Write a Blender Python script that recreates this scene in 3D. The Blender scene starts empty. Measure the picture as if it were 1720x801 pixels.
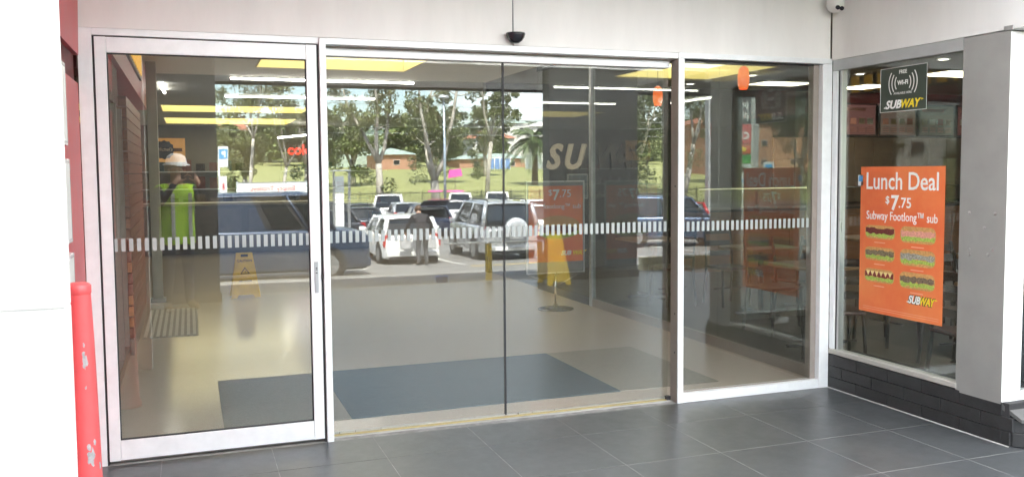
import bpy, bmesh, math, random
from math import radians as RAD, sin, cos, pi
from mathutils import Vector, Matrix
random.seed(7)
S = bpy.context.scene
C = S.collection

# ------------------------------------------------------------------ camera
CAM_YAW, CAM_PITCH, CAM_ROLL = .3488, .0651, .0083
cam_data = bpy.data.cameras.new('camera')
cam = bpy.data.objects.new('camera', cam_data); C.objects.link(cam)
F0 = Vector((sin(CAM_YAW), cos(CAM_YAW), 0)); R0 = Vector((cos(CAM_YAW), -sin(CAM_YAW), 0)); U0 = Vector((0, 0, 1))
Fw = F0*cos(CAM_PITCH) - U0*sin(CAM_PITCH); Uw = U0*cos(CAM_PITCH) + F0*sin(CAM_PITCH)
Rr = R0*cos(CAM_ROLL) - Uw*sin(CAM_ROLL); Ur = R0*sin(CAM_ROLL) + Uw*cos(CAM_ROLL)
M = Matrix((Rr, Ur, -Fw)).transposed().to_4x4(); M.translation = Vector((-.3705, -5.3053, 1.6117))
cam.matrix_world = M
cam_data.sensor_width = 36; cam_data.lens = 36*1489.79/1720; cam_data.shift_y = -(400.5-384.89)/1720
cam_data.clip_start = .02; cam_data.clip_end = 3000
S.camera = cam

# ------------------------------------------------------------------ sky, sun, exposure
SUN_EL, SUN_AZ = RAD(57), RAD(-14)      # azimuth measured from +y towards +x
w = bpy.data.worlds.new('World'); S.world = w; w.use_nodes = True
nt = w.node_tree; nt.nodes.clear()
out = nt.nodes.new('ShaderNodeOutputWorld'); bg = nt.nodes.new('ShaderNodeBackground')
sky = nt.nodes.new('ShaderNodeTexSky'); sky.sky_type = 'NISHITA'; sky.sun_disc = False
sky.sun_elevation = SUN_EL; sky.sun_rotation = SUN_AZ
sky.dust_density = 1.0; sky.ozone_density = 1.5
tc = nt.nodes.new('ShaderNodeTexCoord'); mp = nt.nodes.new('ShaderNodeMapping'); mp.inputs['Scale'].default_value = (1, 1, 3.2)
mp.inputs['Location'].default_value = (.3, .1, .0)
nz = nt.nodes.new('ShaderNodeTexNoise'); nz.inputs['Scale'].default_value = 3.4; nz.inputs['Detail'].default_value = 7; nz.inputs['Roughness'].default_value = .58
cr = nt.nodes.new('ShaderNodeValToRGB'); cr.color_ramp.elements[0].position = .47; cr.color_ramp.elements[1].position = .62
mx = nt.nodes.new('ShaderNodeMix'); mx.data_type = 'RGBA'
mx.inputs[7].default_value = (9.5, 9.7, 10.2, 1)
nt.links.new(tc.outputs['Generated'], mp.inputs[0]); nt.links.new(mp.outputs[0], nz.inputs[0]); nt.links.new(nz.outputs[0], cr.inputs[0])
nt.links.new(cr.outputs[0], mx.inputs[0]); nt.links.new(sky.outputs[0], mx.inputs[6]); nt.links.new(mx.outputs[2], bg.inputs[0])
bg.inputs[1].default_value = .14
nt.links.new(bg.outputs[0], out.inputs[0])
sun_d = bpy.data.lights.new('sun', 'SUN'); sun_d.energy = 5.0; sun_d.angle = RAD(.5); sun_d.color = (1, .955, .88)
sun = bpy.data.objects.new('sun', sun_d); C.objects.link(sun)
sd = Vector((sin(SUN_AZ)*cos(SUN_EL), cos(SUN_AZ)*cos(SUN_EL), sin(SUN_EL)))
sun.rotation_euler = sd.to_track_quat('Z', 'Y').to_euler(); sun.location = (0, 0, 30)
S.view_settings.view_transform = 'Standard'; S.view_settings.look = 'None'; S.view_settings.gamma = 1
S.view_settings.exposure = 2.75
S.cycles.max_bounces = 8; S.cycles.diffuse_bounces = 5; S.cycles.glossy_bounces = 4; S.cycles.transparent_max_bounces = 24
S.cycles.caustics_reflective = False; S.cycles.caustics_refractive = False; S.cycles.sample_clamp_indirect = 6
S.cycles.use_denoising = True

# ------------------------------------------------------------------ materials
MATS = {}
def mat(name, col, rough=.6, metal=0, var=0, scale=8, bump=0, bscale=60, emit=None, estr=0, spec=.5, col2=None, coat=0, stretch=None):
    if name in MATS: return MATS[name]
    m = bpy.data.materials.new(name); m.use_nodes = True; n = m.node_tree; b = n.nodes['Principled BSDF']
    b.inputs['Base Color'].default_value = (*col, 1); b.inputs['Roughness'].default_value = rough; b.inputs['Metallic'].default_value = metal
    b.inputs['Specular IOR Level'].default_value = spec
    if coat: b.inputs['Coat Weight'].default_value = coat; b.inputs['Coat Roughness'].default_value = .04
    if var or col2 or bump:
        t = n.nodes.new('ShaderNodeTexCoord'); mpp = n.nodes.new('ShaderNodeMapping'); n.links.new(t.outputs['Object'], mpp.inputs[0])
        if stretch: mpp.inputs['Scale'].default_value = stretch
    if var or col2:
        z = n.nodes.new('ShaderNodeTexNoise'); z.inputs['Scale'].default_value = scale; z.inputs['Detail'].default_value = 6; z.inputs['Roughness'].default_value = .6
        n.links.new(mpp.outputs[0], z.inputs[0])
        r = n.nodes.new('ShaderNodeValToRGB'); r.color_ramp.elements[0].position = .32; r.color_ramp.elements[1].position = .68
        c1 = tuple(max(0, c*(1-var)) for c in col); c2 = col2 if col2 else tuple(min(1, c*(1+var)) for c in col)
        r.color_ramp.elements[0].color = (*c1, 1); r.color_ramp.elements[1].color = (*c2, 1)
        n.links.new(z.outputs[0], r.inputs[0]); n.links.new(r.outputs[0], b.inputs['Base Color'])
        rr = n.nodes.new('ShaderNodeMapRange'); rr.inputs['To Min'].default_value = max(0, rough-.08); rr.inputs['To Max'].default_value = min(1, rough+.08)
        n.links.new(z.outputs[0], rr.inputs[0]); n.links.new(rr.outputs[0], b.inputs['Roughness'])
    if bump:
        z2 = n.nodes.new('ShaderNodeTexNoise'); z2.inputs['Scale'].default_value = bscale; z2.inputs['Detail'].default_value = 4
        bp = n.nodes.new('ShaderNodeBump'); bp.inputs['Strength'].default_value = bump; bp.inputs['Distance'].default_value = .01
        n.links.new(mpp.outputs[0], z2.inputs[0]); n.links.new(z2.outputs[0], bp.inputs['Height']); n.links.new(bp.outputs[0], b.inputs['Normal'])
    if emit: b.inputs['Emission Color'].default_value = (*emit, 1); b.inputs['Emission Strength'].default_value = estr
    MATS[name] = m; return m

def glass_mat(name, tint, refl, edge=.75, haze=0.0):
    m = bpy.data.materials.new(name); m.use_nodes = True; n = m.node_tree; n.nodes.clear()
    o = n.nodes.new('ShaderNodeOutputMaterial'); mix = n.nodes.new('ShaderNodeMixShader'); tr = n.nodes.new('ShaderNodeBsdfTransparent')
    gl = n.nodes.new('ShaderNodeBsdfGlossy'); gl.inputs['Roughness'].default_value = 0
    gl.inputs['Color'].default_value = (.97, 1, .97, 1)
    tr.inputs[0].default_value = (*tint, 1)
    lw = n.nodes.new('ShaderNodeLayerWeight'); lw.inputs[0].default_value = .5
    pw = n.nodes.new('ShaderNodeMath'); pw.operation = 'POWER'; pw.inputs[1].default_value = 5
    ma = n.nodes.new('ShaderNodeMath'); ma.operation = 'MULTIPLY_ADD'; ma.inputs[1].default_value = edge; ma.inputs[2].default_value = refl
    n.links.new(lw.outputs['Facing'], pw.inputs[0]); n.links.new(pw.outputs[0], ma.inputs[0]); n.links.new(ma.outputs[0], mix.inputs[0])
    gg = n.nodes.new('ShaderNodeNewGeometry'); zr = n.nodes.new('ShaderNodeTexNoise'); zr.inputs['Scale'].default_value = 1.6; zr.inputs['Detail'].default_value = 1.5
    br = n.nodes.new('ShaderNodeBump'); br.inputs['Strength'].default_value = 1; br.inputs['Distance'].default_value = .0004
    n.links.new(gg.outputs['Position'], zr.inputs['Vector']); n.links.new(zr.outputs[0], br.inputs['Height']); n.links.new(br.outputs[0], gl.inputs['Normal'])
    n.links.new(tr.outputs[0], mix.inputs[1]); n.links.new(gl.outputs[0], mix.inputs[2])
    if haze:
        df = n.nodes.new('ShaderNodeBsdfDiffuse'); df.inputs[0].default_value = (.75, .75, .7, 1)
        m2 = n.nodes.new('ShaderNodeMixShader')
        g_ = n.nodes.new('ShaderNodeNewGeometry'); mp_ = n.nodes.new('ShaderNodeMapping'); mp_.inputs['Scale'].default_value = (1, 1, .35)
        zn = n.nodes.new('ShaderNodeTexNoise'); zn.inputs['Scale'].default_value = 3.5; zn.inputs['Detail'].default_value = 8; zn.inputs['Roughness'].default_value = .65
        mr_ = n.nodes.new('ShaderNodeMapRange'); mr_.inputs['From Min'].default_value = .35; mr_.inputs['From Max'].default_value = .75
        mr_.inputs['To Min'].default_value = haze*.5; mr_.inputs['To Max'].default_value = haze*2.4
        n.links.new(g_.outputs['Position'], mp_.inputs[0]); n.links.new(mp_.outputs[0], zn.inputs[0]); n.links.new(zn.outputs[0], mr_.inputs[0]); n.links.new(mr_.outputs[0], m2.inputs[0])
        n.links.new(mix.outputs[0], m2.inputs[1]); n.links.new(df.outputs[0], m2.inputs[2]); n.links.new(m2.outputs[0], o.inputs[0])
    else: n.links.new(mix.outputs[0], o.inputs[0])
    MATS[name] = m; return m

GL = glass_mat('door_glass', (.95, .955, .94), .10, haze=.012)
GLF = glass_mat('fixed_glass', (.89, .895, .88), .062, haze=.009)
GLW = glass_mat('shop_window_glass', (.93, .945, .925), .075, haze=.006)
GLI = glass_mat('inner_glass', (.84, .86, .84), .04)
CARGL = mat('car_glass', (.012, .015, .017), .04, spec=.9)
alu = mat('silver_powdercoat', (.80, .82, .83), .36, .1, var=.04, scale=14, bump=.03, bscale=300)
alu_in = mat('bronze_grey_and_shaded_aluminium', (.33, .29, .26), .42, .3, var=.06, scale=20)
alu_sh = mat('brushed_aluminium', (.5, .5, .5), .3, .8, var=.08, scale=30, stretch=(1, 1, .1))
gasket = mat('black_gasket', (.03, .03, .032), .6, var=.1)
paint_w = mat('white_cladding_paint', (.80, .787, .765), .5, var=.05, scale=3.5, bump=.06, bscale=25, stretch=(1, 1, .22))
pillar_w = mat('white_gloss_panel', (.86, .86, .84), .28, var=.02, scale=3)
pillar_g = mat('grey_sheet_metal', (.36, .355, .34), .38, .35, var=.06, scale=5, bump=.12, bscale=7)
red_w = mat('red_cladding', (.58, .075, .085), .4, var=.08, scale=6)
redp = mat('red_bollard_plastic', (.66, .105, .11), .42, var=.08, scale=9, bump=.05, bscale=40)
scuff = mat('grey_scuffed_metal', (.36, .37, .38), .6, var=.25, scale=40)
def tile_material():
    m = bpy.data.materials.new('charcoal_floor_tile'); m.use_nodes = True; n = m.node_tree; b = n.nodes['Principled BSDF']; L = n.links.new
    g = n.nodes.new('ShaderNodeNewGeometry')
    def noise(sc, det, ro=.6):
        z = n.nodes.new('ShaderNodeTexNoise'); z.inputs['Scale'].default_value = sc; z.inputs['Detail'].default_value = det; z.inputs['Roughness'].default_value = ro
        L(g.outputs['Position'], z.inputs['Vector']); return z
    big, mid, fine = noise(1.1, 5), noise(9, 6, .7), noise(140, 3)
    r1 = n.nodes.new('ShaderNodeValToRGB'); r1.color_ramp.elements[0].position = .3; r1.color_ramp.elements[1].position = .72
    r1.color_ramp.elements[0].color = (.046, .050, .054, 1); r1.color_ramp.elements[1].color = (.070, .075, .079, 1)
    L(big.outputs[0], r1.inputs[0])
    r2 = n.nodes.new('ShaderNodeValToRGB'); r2.color_ramp.elements[0].position = .60; r2.color_ramp.elements[1].position = .78
    r2.color_ramp.elements[0].color = (0, 0, 0, 1); r2.color_ramp.elements[1].color = (.6, .6, .6, 1); L(mid.outputs[0], r2.inputs[0])
    mx1 = n.nodes.new('ShaderNodeMix'); mx1.data_type = 'RGBA'; mx1.inputs[7].default_value = (.12, .122, .118, 1)
    L(r2.outputs[0], mx1.inputs[0]); L(r1.outputs[0], mx1.inputs[6])
    # speckles of dried gum and grit
    v = n.nodes.new('ShaderNodeTexVoronoi'); v.inputs['Scale'].default_value = 5.5; L(g.outputs['Position'], v.inputs['Vector'])
    lt = n.nodes.new('ShaderNodeMath'); lt.operation = 'LESS_THAN'; lt.inputs[1].default_value = .035; L(v.outputs['Distance'], lt.inputs[0])
    sc_ = n.nodes.new('ShaderNodeMath'); sc_.operation = 'MULTIPLY'; sc_.inputs[1].default_value = .45; L(lt.outputs[0], sc_.inputs[0])
    mx2 = n.nodes.new('ShaderNodeMix'); mx2.data_type = 'RGBA'; mx2.inputs[7].default_value = (.03, .03, .032, 1)
    L(sc_.outputs[0], mx2.inputs[0]); L(mx1.outputs[2], mx2.inputs[6]); L(mx2.outputs[2], b.inputs['Base Color'])
    mr = n.nodes.new('ShaderNodeMapRange'); mr.inputs['To Min'].default_value = .20; mr.inputs['To Max'].default_value = .46
    L(mid.outputs[0], mr.inputs[0]); L(mr.outputs[0], b.inputs['Roughness'])
    bp = n.nodes.new('ShaderNodeBump'); bp.inputs['Strength'].default_value = .07; bp.inputs['Distance'].default_value = .004
    L(fine.outputs[0], bp.inputs['Height']); L(bp.outputs[0], b.inputs['Normal'])
    return m
tile_m = tile_material()
grout = mat('pale_grout', (.27, .27, .26), .9, var=.3, scale=12)
brick_m = mat('black_glazed_brick', (.030, .030, .031), .45, var=.25, scale=12, bump=.15, bscale=50)
mortar = mat('dark_mortar', (.03, .03, .032), .9, var=.25, scale=20)
terr = mat('terrazzo', (.68, .585, .50), .15, col2=(.80, .71, .62), var=.12, scale=130)
matg = mat('grey_carpet_tile', (.31, .285, .24), .95, var=.12, scale=60, bump=.3, bscale=250)
matb = mat('slate_blue_carpet', (.060, .092, .118), .95, var=.16, scale=40, bump=.4, bscale=220)
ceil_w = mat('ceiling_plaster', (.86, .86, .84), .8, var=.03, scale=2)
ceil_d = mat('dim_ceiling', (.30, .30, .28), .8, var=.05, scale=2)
dark_wall = mat('charcoal_wall', (.045, .047, .05), .5, var=.12, scale=4)
hall_wall = mat('hall_wall_brown', (.13, .115, .095), .7, var=.1, scale=3)
brown_slat = mat('brown_timber_slat', (.30, .15, .10), .45, var=.3, scale=9, stretch=(1, 1, 6))
orange_sl = mat('orange_timber_slat', (.55, .26, .11), .45, var=.25, scale=9, stretch=(1, 1, 6))
white_pl = mat('white_plastic', (.8, .8, .78), .4, var=.02)
black_pl = mat('black_plastic', (.02, .021, .028), .18, var=.1)
steel = mat('galvanised_steel', (.45, .47, .48), .4, .6, var=.12, scale=15)
chrome = mat('chrome', (.7, .7, .7), .12, 1, var=.03)
yellow_p = mat('yellow_plastic', (.75, .50, .03), .45, var=.08, scale=12)
yellow_m = mat('yellow_steel_paint', (.62, .43, .04), .5, var=.15, scale=12)
ink = mat('black_ink', (.03, .03, .03), .7, var=.1)
white_ink = mat('white_ink', (.85, .85, .83), .6, var=.01)
yellow_ink = mat('yellow_ink', (.86, .66, .03), .6, var=.02)
orange_po = mat('orange_poster_print', (.80, .15, .055), .45, col2=(.86, .27, .09), var=.03, scale=2.2)
wood_t = mat('honey_table_laminate', (.30, .17, .08), .35, var=.12, scale=7, stretch=(1, 8, 1))
dk_wood = mat('dark_stained_wood', (.035, .024, .02), .4, var=.2, scale=9)
asph = mat('asphalt', (.185, .18, .17), .85, var=.22, scale=1.3, bump=.4, bscale=120)
conc = mat('concrete', (.36, .35, .32), .85, var=.15, scale=3, bump=.2)
line_w = mat('white_road_paint', (.72, .71, .66), .7, var=.15, scale=8)
line_y = mat('yellow_road_paint', (.66, .48, .12), .7, var=.15, scale=8)
grass_m = mat('mown_grass', (.25, .265, .09), .9, col2=(.30, .31, .12), var=.08, scale=.5, bump=.5, bscale=9)
scrub = mat('hill_scrub', (.045, .062, .022), .95, col2=(.085, .10, .035), var=.3, scale=.15)
bark = mat('pale_gum_bark', (.38, .34, .28), .8, col2=(.62, .58, .50), var=.4, scale=2.5, stretch=(1, 1, .3))
bark_d = mat('brown_bark', (.16, .12, .09), .9, var=.3, scale=5)
leaf_a = mat('gum_leaf', (.10, .13, .045), .6, col2=(.21, .23, .09), var=.4, scale=.7)
leaf_b = mat('dark_leaf', (.075, .105, .042), .6, col2=(.14, .17, .065), var=.4, scale=.7)
leaf_c = mat('bright_leaf', (.13, .18, .05), .6, col2=(.21, .25, .08), var=.4, scale=.7)
palm_m = mat('palm_frond', (.05, .09, .028), .5, col2=(.12, .16, .06), var=.3, scale=2)
house_br = mat('orange_brick', (.46, .25, .165), .85, var=.2, scale=30)
house_w = mat('white_render', (.72, .70, .66), .8, var=.05)
roof_t = mat('terracotta_roof', (.35, .15, .09), .8, var=.2, scale=12)
roof_g = mat('green_grey_roof', (.34, .42, .37), .6, var=.1)
tyre_m = mat('tyre_rubber', (.018, .018, .019), .85, var=.1)
rim_m = mat('alloy_wheel', (.45, .46, .47), .3, .8, var=.05)
tail_m = mat('red_lens', (.45, .02, .025), .15, var=.05)
lamp_l = mat('clear_lens', (.6, .62, .64), .1, var=.03)
trim_b = mat('black_trim', (.02, .02, .022), .55, var=.1)
def car_paint(n, c, metal=.2): return mat('car_paint_'+n, c, .28, metal, var=.02, scale=3, coat=.6)
skin_m = mat('skin', (.52, .30, .21), .55, var=.06, scale=14)
navy = mat('navy_work_cloth', (.022, .032, .062), .85, var=.25, scale=18, bump=.2)
hivis = mat('lime_hi_vis_cloth', (.50, .83, .035), .7, var=.08, scale=14, bump=.15)
boot_m = mat('tan_work_boot', (.13, .075, .04), .7, var=.2)
hair_m = mat('brown_hair', (.10, .055, .03), .7, var=.3, scale=40)
jumper = mat('charcoal_brown_jumper', (.035, .03, .033), .9, var=.2, scale=20, bump=.2)
trous = mat('grey_trousers', (.09, .09, .095), .9, var=.15, scale=20)
shirt_w = mat('pale_shirt', (.42, .43, .43), .85, var=.1, scale=20)
hat_w = mat('white_hard_hat', (.82, .82, .80), .3, var=.02)
EM = {}
def emis(name, col, s):
    return mat(name, col, .6, emit=col, estr=s, var=.01)
strip_e = emis('fluorescent_tube', (1, .96, .88), 4.5)
cove_e = emis('yellow_cove_light', (1, .925, .58), .62)
panel_e = emis('warm_ceiling_panel', (1, .90, .70), 1.4)
neon_e = emis('red_neon', (1, .06, .04), .22)
pend_e = emis('orange_pendant_glass', (1, .20, .045), .24)
menu_e = emis('backlit_menu', (.62, .42, .36), .05)
down_e = emis('downlight_lens', (1, .95, .85), 3)

# ------------------------------------------------------------------ helpers
def wloc(o):
    v = Vector((0, 0, 0))
    while o is not None:
        v += o.location; o = o.parent
    return v
class MB:
    """collects shapes in one bmesh, links them as one object"""
    def __init__(s): s.b = bmesh.new()
    def _t(s, verts, loc, rot):
        if rot is not None: bmesh.ops.rotate(s.b, verts=verts, cent=(0, 0, 0), matrix=rot)
        bmesh.ops.translate(s.b, verts=verts, vec=loc)
    def box(s, x0, x1, y0, y1, z0, z1, mi=0):
        r = bmesh.ops.create_cube(s.b, size=1); v = r['verts']
        for p in v:
            p.co = Vector(((x0+x1)/2+p.co.x*abs(x1-x0), (y0+y1)/2+p.co.y*abs(y1-y0), (z0+z1)/2+p.co.z*abs(z1-z0)))
        for f in {f for p in v for f in p.link_faces}: f.material_index = mi
        return s
    def obox(s, c, sz, rot=None, mi=0):
        r = bmesh.ops.create_cube(s.b, size=1); v = r['verts']
        for p in v: p.co = Vector((p.co.x*sz[0], p.co.y*sz[1], p.co.z*sz[2]))
        for f in {f for p in v for f in p.link_faces}: f.material_index = mi
        s._t(v, Vector(c), rot); return s
    def hexa(s, pts, mi=0):
        v = [s.b.verts.new(p) for p in pts]
        for q in ((0, 3, 2, 1), (4, 5, 6, 7), (0, 1, 5, 4), (1, 2, 6, 5), (2, 3, 7, 6), (3, 0, 4, 7)):
            s.b.faces.new([v[i] for i in q]).material_index = mi
        return s
    def cyl(s, a, b, r0, r1=None, n=12, caps=True, mi=0):
        a, b = Vector(a), Vector(b); r1 = r0 if r1 is None else r1
        d = b-a; q = d.to_track_quat('Z', 'Y').to_matrix()
        ra = [s.b.verts.new(a+q @ Vector((cos(2*pi*i/n)*r0, sin(2*pi*i/n)*r0, 0))) for i in range(n)]
        rb = [s.b.verts.new(b+q @ Vector((cos(2*pi*i/n)*r1, sin(2*pi*i/n)*r1, 0))) for i in range(n)]
        for i in range(n):
            f = s.b.faces.new((ra[i], ra[(i+1) % n], rb[(i+1) % n], rb[i])); f.smooth = True; f.material_index = mi
        if caps:
            s.b.faces.new(ra[::-1]).material_index = mi; s.b.faces.new(rb).material_index = mi
        return s
    def tube(s, pts, r, n=8, mi=0):
        pts = [Vector(p) for p in pts]; rs = r if isinstance(r, (list, tuple)) else [r]*len(pts)
        rings = []
        for i, p in enumerate(pts):
            d = (pts[min(i+1, len(pts)-1)]-pts[max(i-1, 0)])
            q = d.to_track_quat('Z', 'Y').to_matrix()
            rings.append([s.b.verts.new(p+q @ Vector((cos(2*pi*k/n)*rs[i], sin(2*pi*k/n)*rs[i], 0))) for k in range(n)])
        for a, b in zip(rings, rings[1:]):
            # align rings to avoid twists
            off = min(range(n), key=lambda o: sum((a[k].co-b[(k+o) % n].co).length for k in range(n)))
            for k in range(n):
                f = s.b.faces.new((a[k], a[(k+1) % n], b[(k+1+off) % n], b[(k+off) % n])); f.smooth = True; f.material_index = mi
            b[:] = b[off:]+b[:off]
        s.b.faces.new(rings[0][::-1]).material_index = mi; s.b.faces.new(rings[-1]).material_index = mi
        return s
    def lathe(s, prof, c=(0, 0, 0), n=20, mi=0):
        c = Vector(c); rings = []
        for r, z in prof:
            if r < 1e-5: rings.append([s.b.verts.new(c+Vector((0, 0, z)))])
            else: rings.append([s.b.verts.new(c+Vector((cos(2*pi*k/n)*r, sin(2*pi*k/n)*r, z))) for k in range(n)])
        for a, b in zip(rings, rings[1:]):
            for k in range(n):
                q = []
                for v in (a[k % len(a)], a[(k+1) % len(a)], b[(k+1) % len(b)], b[k % len(b)]):
                    if v not in q: q.append(v)
                if len(q) > 2: f = s.b.faces.new(q); f.smooth = True; f.material_index = mi
        return s
    def poly(s, pts, axis, t, mi=0):
        """prism: polygon pts (3-D) pushed along vector axis*t"""
        a = [s.b.verts.new(p) for p in pts]; ax = Vector(axis)*t
        b = [s.b.verts.new(Vector(p)+ax) for p in pts]; n = len(pts)
        s.b.faces.new(a[::-1]).material_index = mi; s.b.faces.new(b).material_index = mi
        for i in range(n): s.b.faces.new((a[i], a[(i+1) % n], b[(i+1) % n], b[i])).material_index = mi
        return s
    def quad(s, p, mi=0): s.b.faces.new([s.b.verts.new(q) for q in p]).material_index = mi; return s
    def mesh(s, name, mats):
        bmesh.ops.recalc_face_normals(s.b, faces=s.b.faces[:])
        me = bpy.data.meshes.new(name); s.b.to_mesh(me); s.b.free()
        for m in (mats if isinstance(mats, (list, tuple)) else [mats]): me.materials.append(m)
        return me
    def build(s, name, mats, parent=None, bevel=0, local=False, label=None, kind=None, seg=2, subd=0):
        """shapes are given in world coordinates unless local=True"""
        me = s.mesh(name, mats)
        if parent is not None and not local: me.transform(Matrix.Translation(-wloc(parent)))
        o = bpy.data.objects.new(name, me); C.objects.link(o); o.parent = parent
        if parent is None and not local:
            # origin at the base of the thing
            xs = [v.co for v in me.vertices]
            c = Vector(((min(v.x for v in xs)+max(v.x for v in xs))/2, (min(v.y for v in xs)+max(v.y for v in xs))/2, min(v.z for v in xs)))
            me.transform(Matrix.Translation(-c)); o.location = c
        if bevel:
            md = o.modifiers.new('bevel', 'BEVEL'); md.width = bevel; md.segments = seg; md.limit_method = 'ANGLE'; md.angle_limit = RAD(35)
        if subd:
            md = o.modifiers.new('sub', 'SUBSURF'); md.levels = subd; md.render_levels = subd
        if label: o['label'] = label
        if kind: o['kind'] = kind
        return o
def tag(o, label, cat, group=None):
    o['label'] = label; o['category'] = cat
    if group: o['group'] = group
    return o
def thing(name, label, cat, loc=(0, 0, 0), rz=0, group=None):
    o = bpy.data.objects.new(name, None); C.objects.link(o); o.location = loc; o.rotation_euler = (0, 0, rz); o.empty_display_size = .1
    return tag(o, label, cat, group)
def struct(o): o['kind'] = 'structure'; return o
def dup(root, loc, rz, label):
    def cp(o, par):
        c = o.copy(); C.objects.link(c); c.parent = par
        for ch in KIDS.get(o, [x for x in o.children]): cp(ch, c)
        return c
    r = cp(root, None); r.location = loc; r.rotation_euler = (0, 0, rz); r['label'] = label
    return r
KIDS = {}
def text(name, s, size, m, parent, right, up, origin, ext=.001, shear=0, bold=0, align='LEFT', sx=1, label=None):
    """lettering as real flat geometry; right/up are world directions, origin the baseline point in world space"""
    cu = bpy.data.curves.new(name, 'FONT'); cu.body = s; cu.size = size; cu.extrude = ext; cu.shear = shear; cu.offset = bold
    cu.align_x = align; cu.resolution_u = 3
    t = bpy.data.objects.new(name, cu); C.objects.link(t)
    dg = bpy.context.evaluated_depsgraph_get(); me = bpy.data.meshes.new_from_object(t.evaluated_get(dg)); bpy.data.objects.remove(t)
    me.name = name; me.materials.clear(); me.materials.append(m)
    r, u = Vector(right).normalized(), Vector(up).normalized(); nrm = r.cross(u)
    mm = Matrix((r*sx, u, nrm)).transposed().to_4x4(); mm.translation = Vector(origin)
    me.transform(mm)
    if parent is not None: me.transform(Matrix.Translation(-wloc(parent)))
    o = bpy.data.objects.new(name, me); C.objects.link(o); o.parent = parent
    if label: o['label'] = label
    return o
def interp(x, pts):
    if x >= pts[0][0]: return pts[0][1]
    for (a, za), (b, zb) in zip(pts, pts[1:]):
        if x >= b: return za+(zb-za)*(x-a)/(b-a)
    return pts[-1][1]
ZP = [(-6.95, -.13), (-12, -.50), (-16, -.85), (-19, -1.0), (-22, -1.08), (-35, -1.4), (-58, -1.75), (-63, -1.75), (-90, 0), (-140, 2.2), (-180, 4), (-250, 8), (-350, 9), (-900, 6)]
def zg(y): return interp(y, ZP)

# ================================================================== GROUND
def sheet(name, m, xs, ys, dz, zf=zg):
    verts = [(x, y, zf(y)+dz) for y in ys for x in xs]; n = len(xs)
    faces = [(j*n+i, j*n+i+1, (j+1)*n+i+1, (j+1)*n+i) for j in range(len(ys)-1) for i in range(n-1)]
    me = bpy.data.meshes.new(name); me.from_pydata(verts, [], faces); me.materials.append(m)
    me.polygons.foreach_set('use_smooth', [True]*len(faces))
    o = bpy.data.objects.new(name, me); C.objects.link(o); return struct(o)
sheet('ground', scrub, [-900, -200, -60, -20, 20, 60, 120, 200, 900], [900, 60, -6.8]+[p[0] for p in ZP], -.16)
sheet('car_park', asph, [-60, -20, -5, 5, 10, 20, 30, 45, 80], [-6.96]+[p[0] for p in ZP[1:8]], 0)
sheet('grass_field', grass_m, [-200, -60, 0, 40, 80, 140, 300], [-63, -75, -90, -115, -140, -160, -175], -.02)
MB().box(-14, 20, -6.95, -6.80, -.35, .0).build('kerb', conc, bevel=.01)['kind'] = 'structure'

# paving: tiles 600 x 600, each one a piece
pv = struct(bpy.data.objects.new('paving', None)); C.objects.link(pv)
MB().box(-14, 20, -6.798, .06, -.16, -.0012).build('grout_bed', grout, pv)
tx0, ty0, P = 1.842, -.431, .6
def tile_mesh(w_, d_):
    return MB().box(0, w_, 0, d_, -.012, 0).mesh('tile', tile_m)
full = tile_mesh(P-.005, P-.005)
rest = MB()
for j in range(-1, 11):
    y1 = ty0-P*j; y0 = y1-P
    y1 = min(y1, -.004)
    y0 = max(y0, -6.796)
    if y1 <= y0: continue
    for i in range(-26, 30):
        x0 = tx0+P*i; x1 = x0+P
        if x0 < -14 or x1 > 20: continue
        if y1 > -1.5 and x0 > 4.03: continue
        if y1 > -6 and x1 < -1.2: continue
        xx1 = x1
        if y0 > -1.56 and x1 > 4.03: xx1 = 4.03
        if -5 <= i <= 9 and j <= 8:
            me = full if (xx1 == x1 and abs((y1-y0)-P) < 1e-4) else tile_mesh(xx1-x0-.004, y1-y0-.004)
            o = bpy.data.objects.new('tile', me); C.objects.link(o); o.parent = pv
            o.location = (x0+.002, y0+.002, random.uniform(-.0004, .0004)); 
        else: rest.box(x0+.002, xx1-.002, y0+.002, y1-.002, -.012, 0)
rest.build('far_tiles', tile_m, pv, kind='stuff')

# ================================================================== SHOPFRONT: white cladding above the doors
fw = thing('fascia_wall', 'white painted cladding wall above the glass entrance doors', 'wall', (1.5, 0, 2.4))
MB().box(-.905, 1.578, .012, .30, 2.402, 3.10).build('panel', paint_w, fw, bevel=.002)
MB().box(1.584, 4.033, .012, .30, 2.402, 3.10).build('panel', paint_w, fw, bevel=.002)
MB().box(-.905, 4.033, .02, .29, 2.42, 3.09).build('backing', gasket, fw)

# aluminium door surround
fr = thing('door_surround', 'silver aluminium frame of the whole entrance, with jamb, mullions and header', 'door frame', (1.5, .05, 0))
MB().box(-.909, -.839, -.0, .12, 0, 2.40).build('jamb', alu, fr, bevel=.002)
MB().box(-.839, .367, .002, .12, 2.362, 2.40).build('header', alu, fr, bevel=.002)
MB().box(.367, .4065, -.014, .12, 0, 2.397).build('mullion', alu, fr, bevel=.003)
MB().box(.4065, 2.764, -.004, .06, 2.361, 2.399).build('header', alu, fr, bevel=.002)
MB().box(.41, 2.74, .07, .15, 2.304, 2.352).build('track_cover', alu, fr, bevel=.004)
MB().box(.4065, 2.764, .062, .14, 2.353, 2.398).build('track_shadow_gap', alu_in, fr)  # darker filler strip, painting the shade under the header
MB().box(2.764, 2.808, -.012, .0, 0, 2.362).build('mullion', alu, fr, bevel=.002)
MB().box(2.764, 2.808, .0, .09, 0, 2.362).build('shaded_mullion_return', alu_in, fr)  # plain silver aluminium, its shade put in as the bronze grey colour
MB().box(2.764, 4.034, -.010, .08, 2.3635, 2.402).build('header', alu, fr, bevel=.002)
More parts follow.
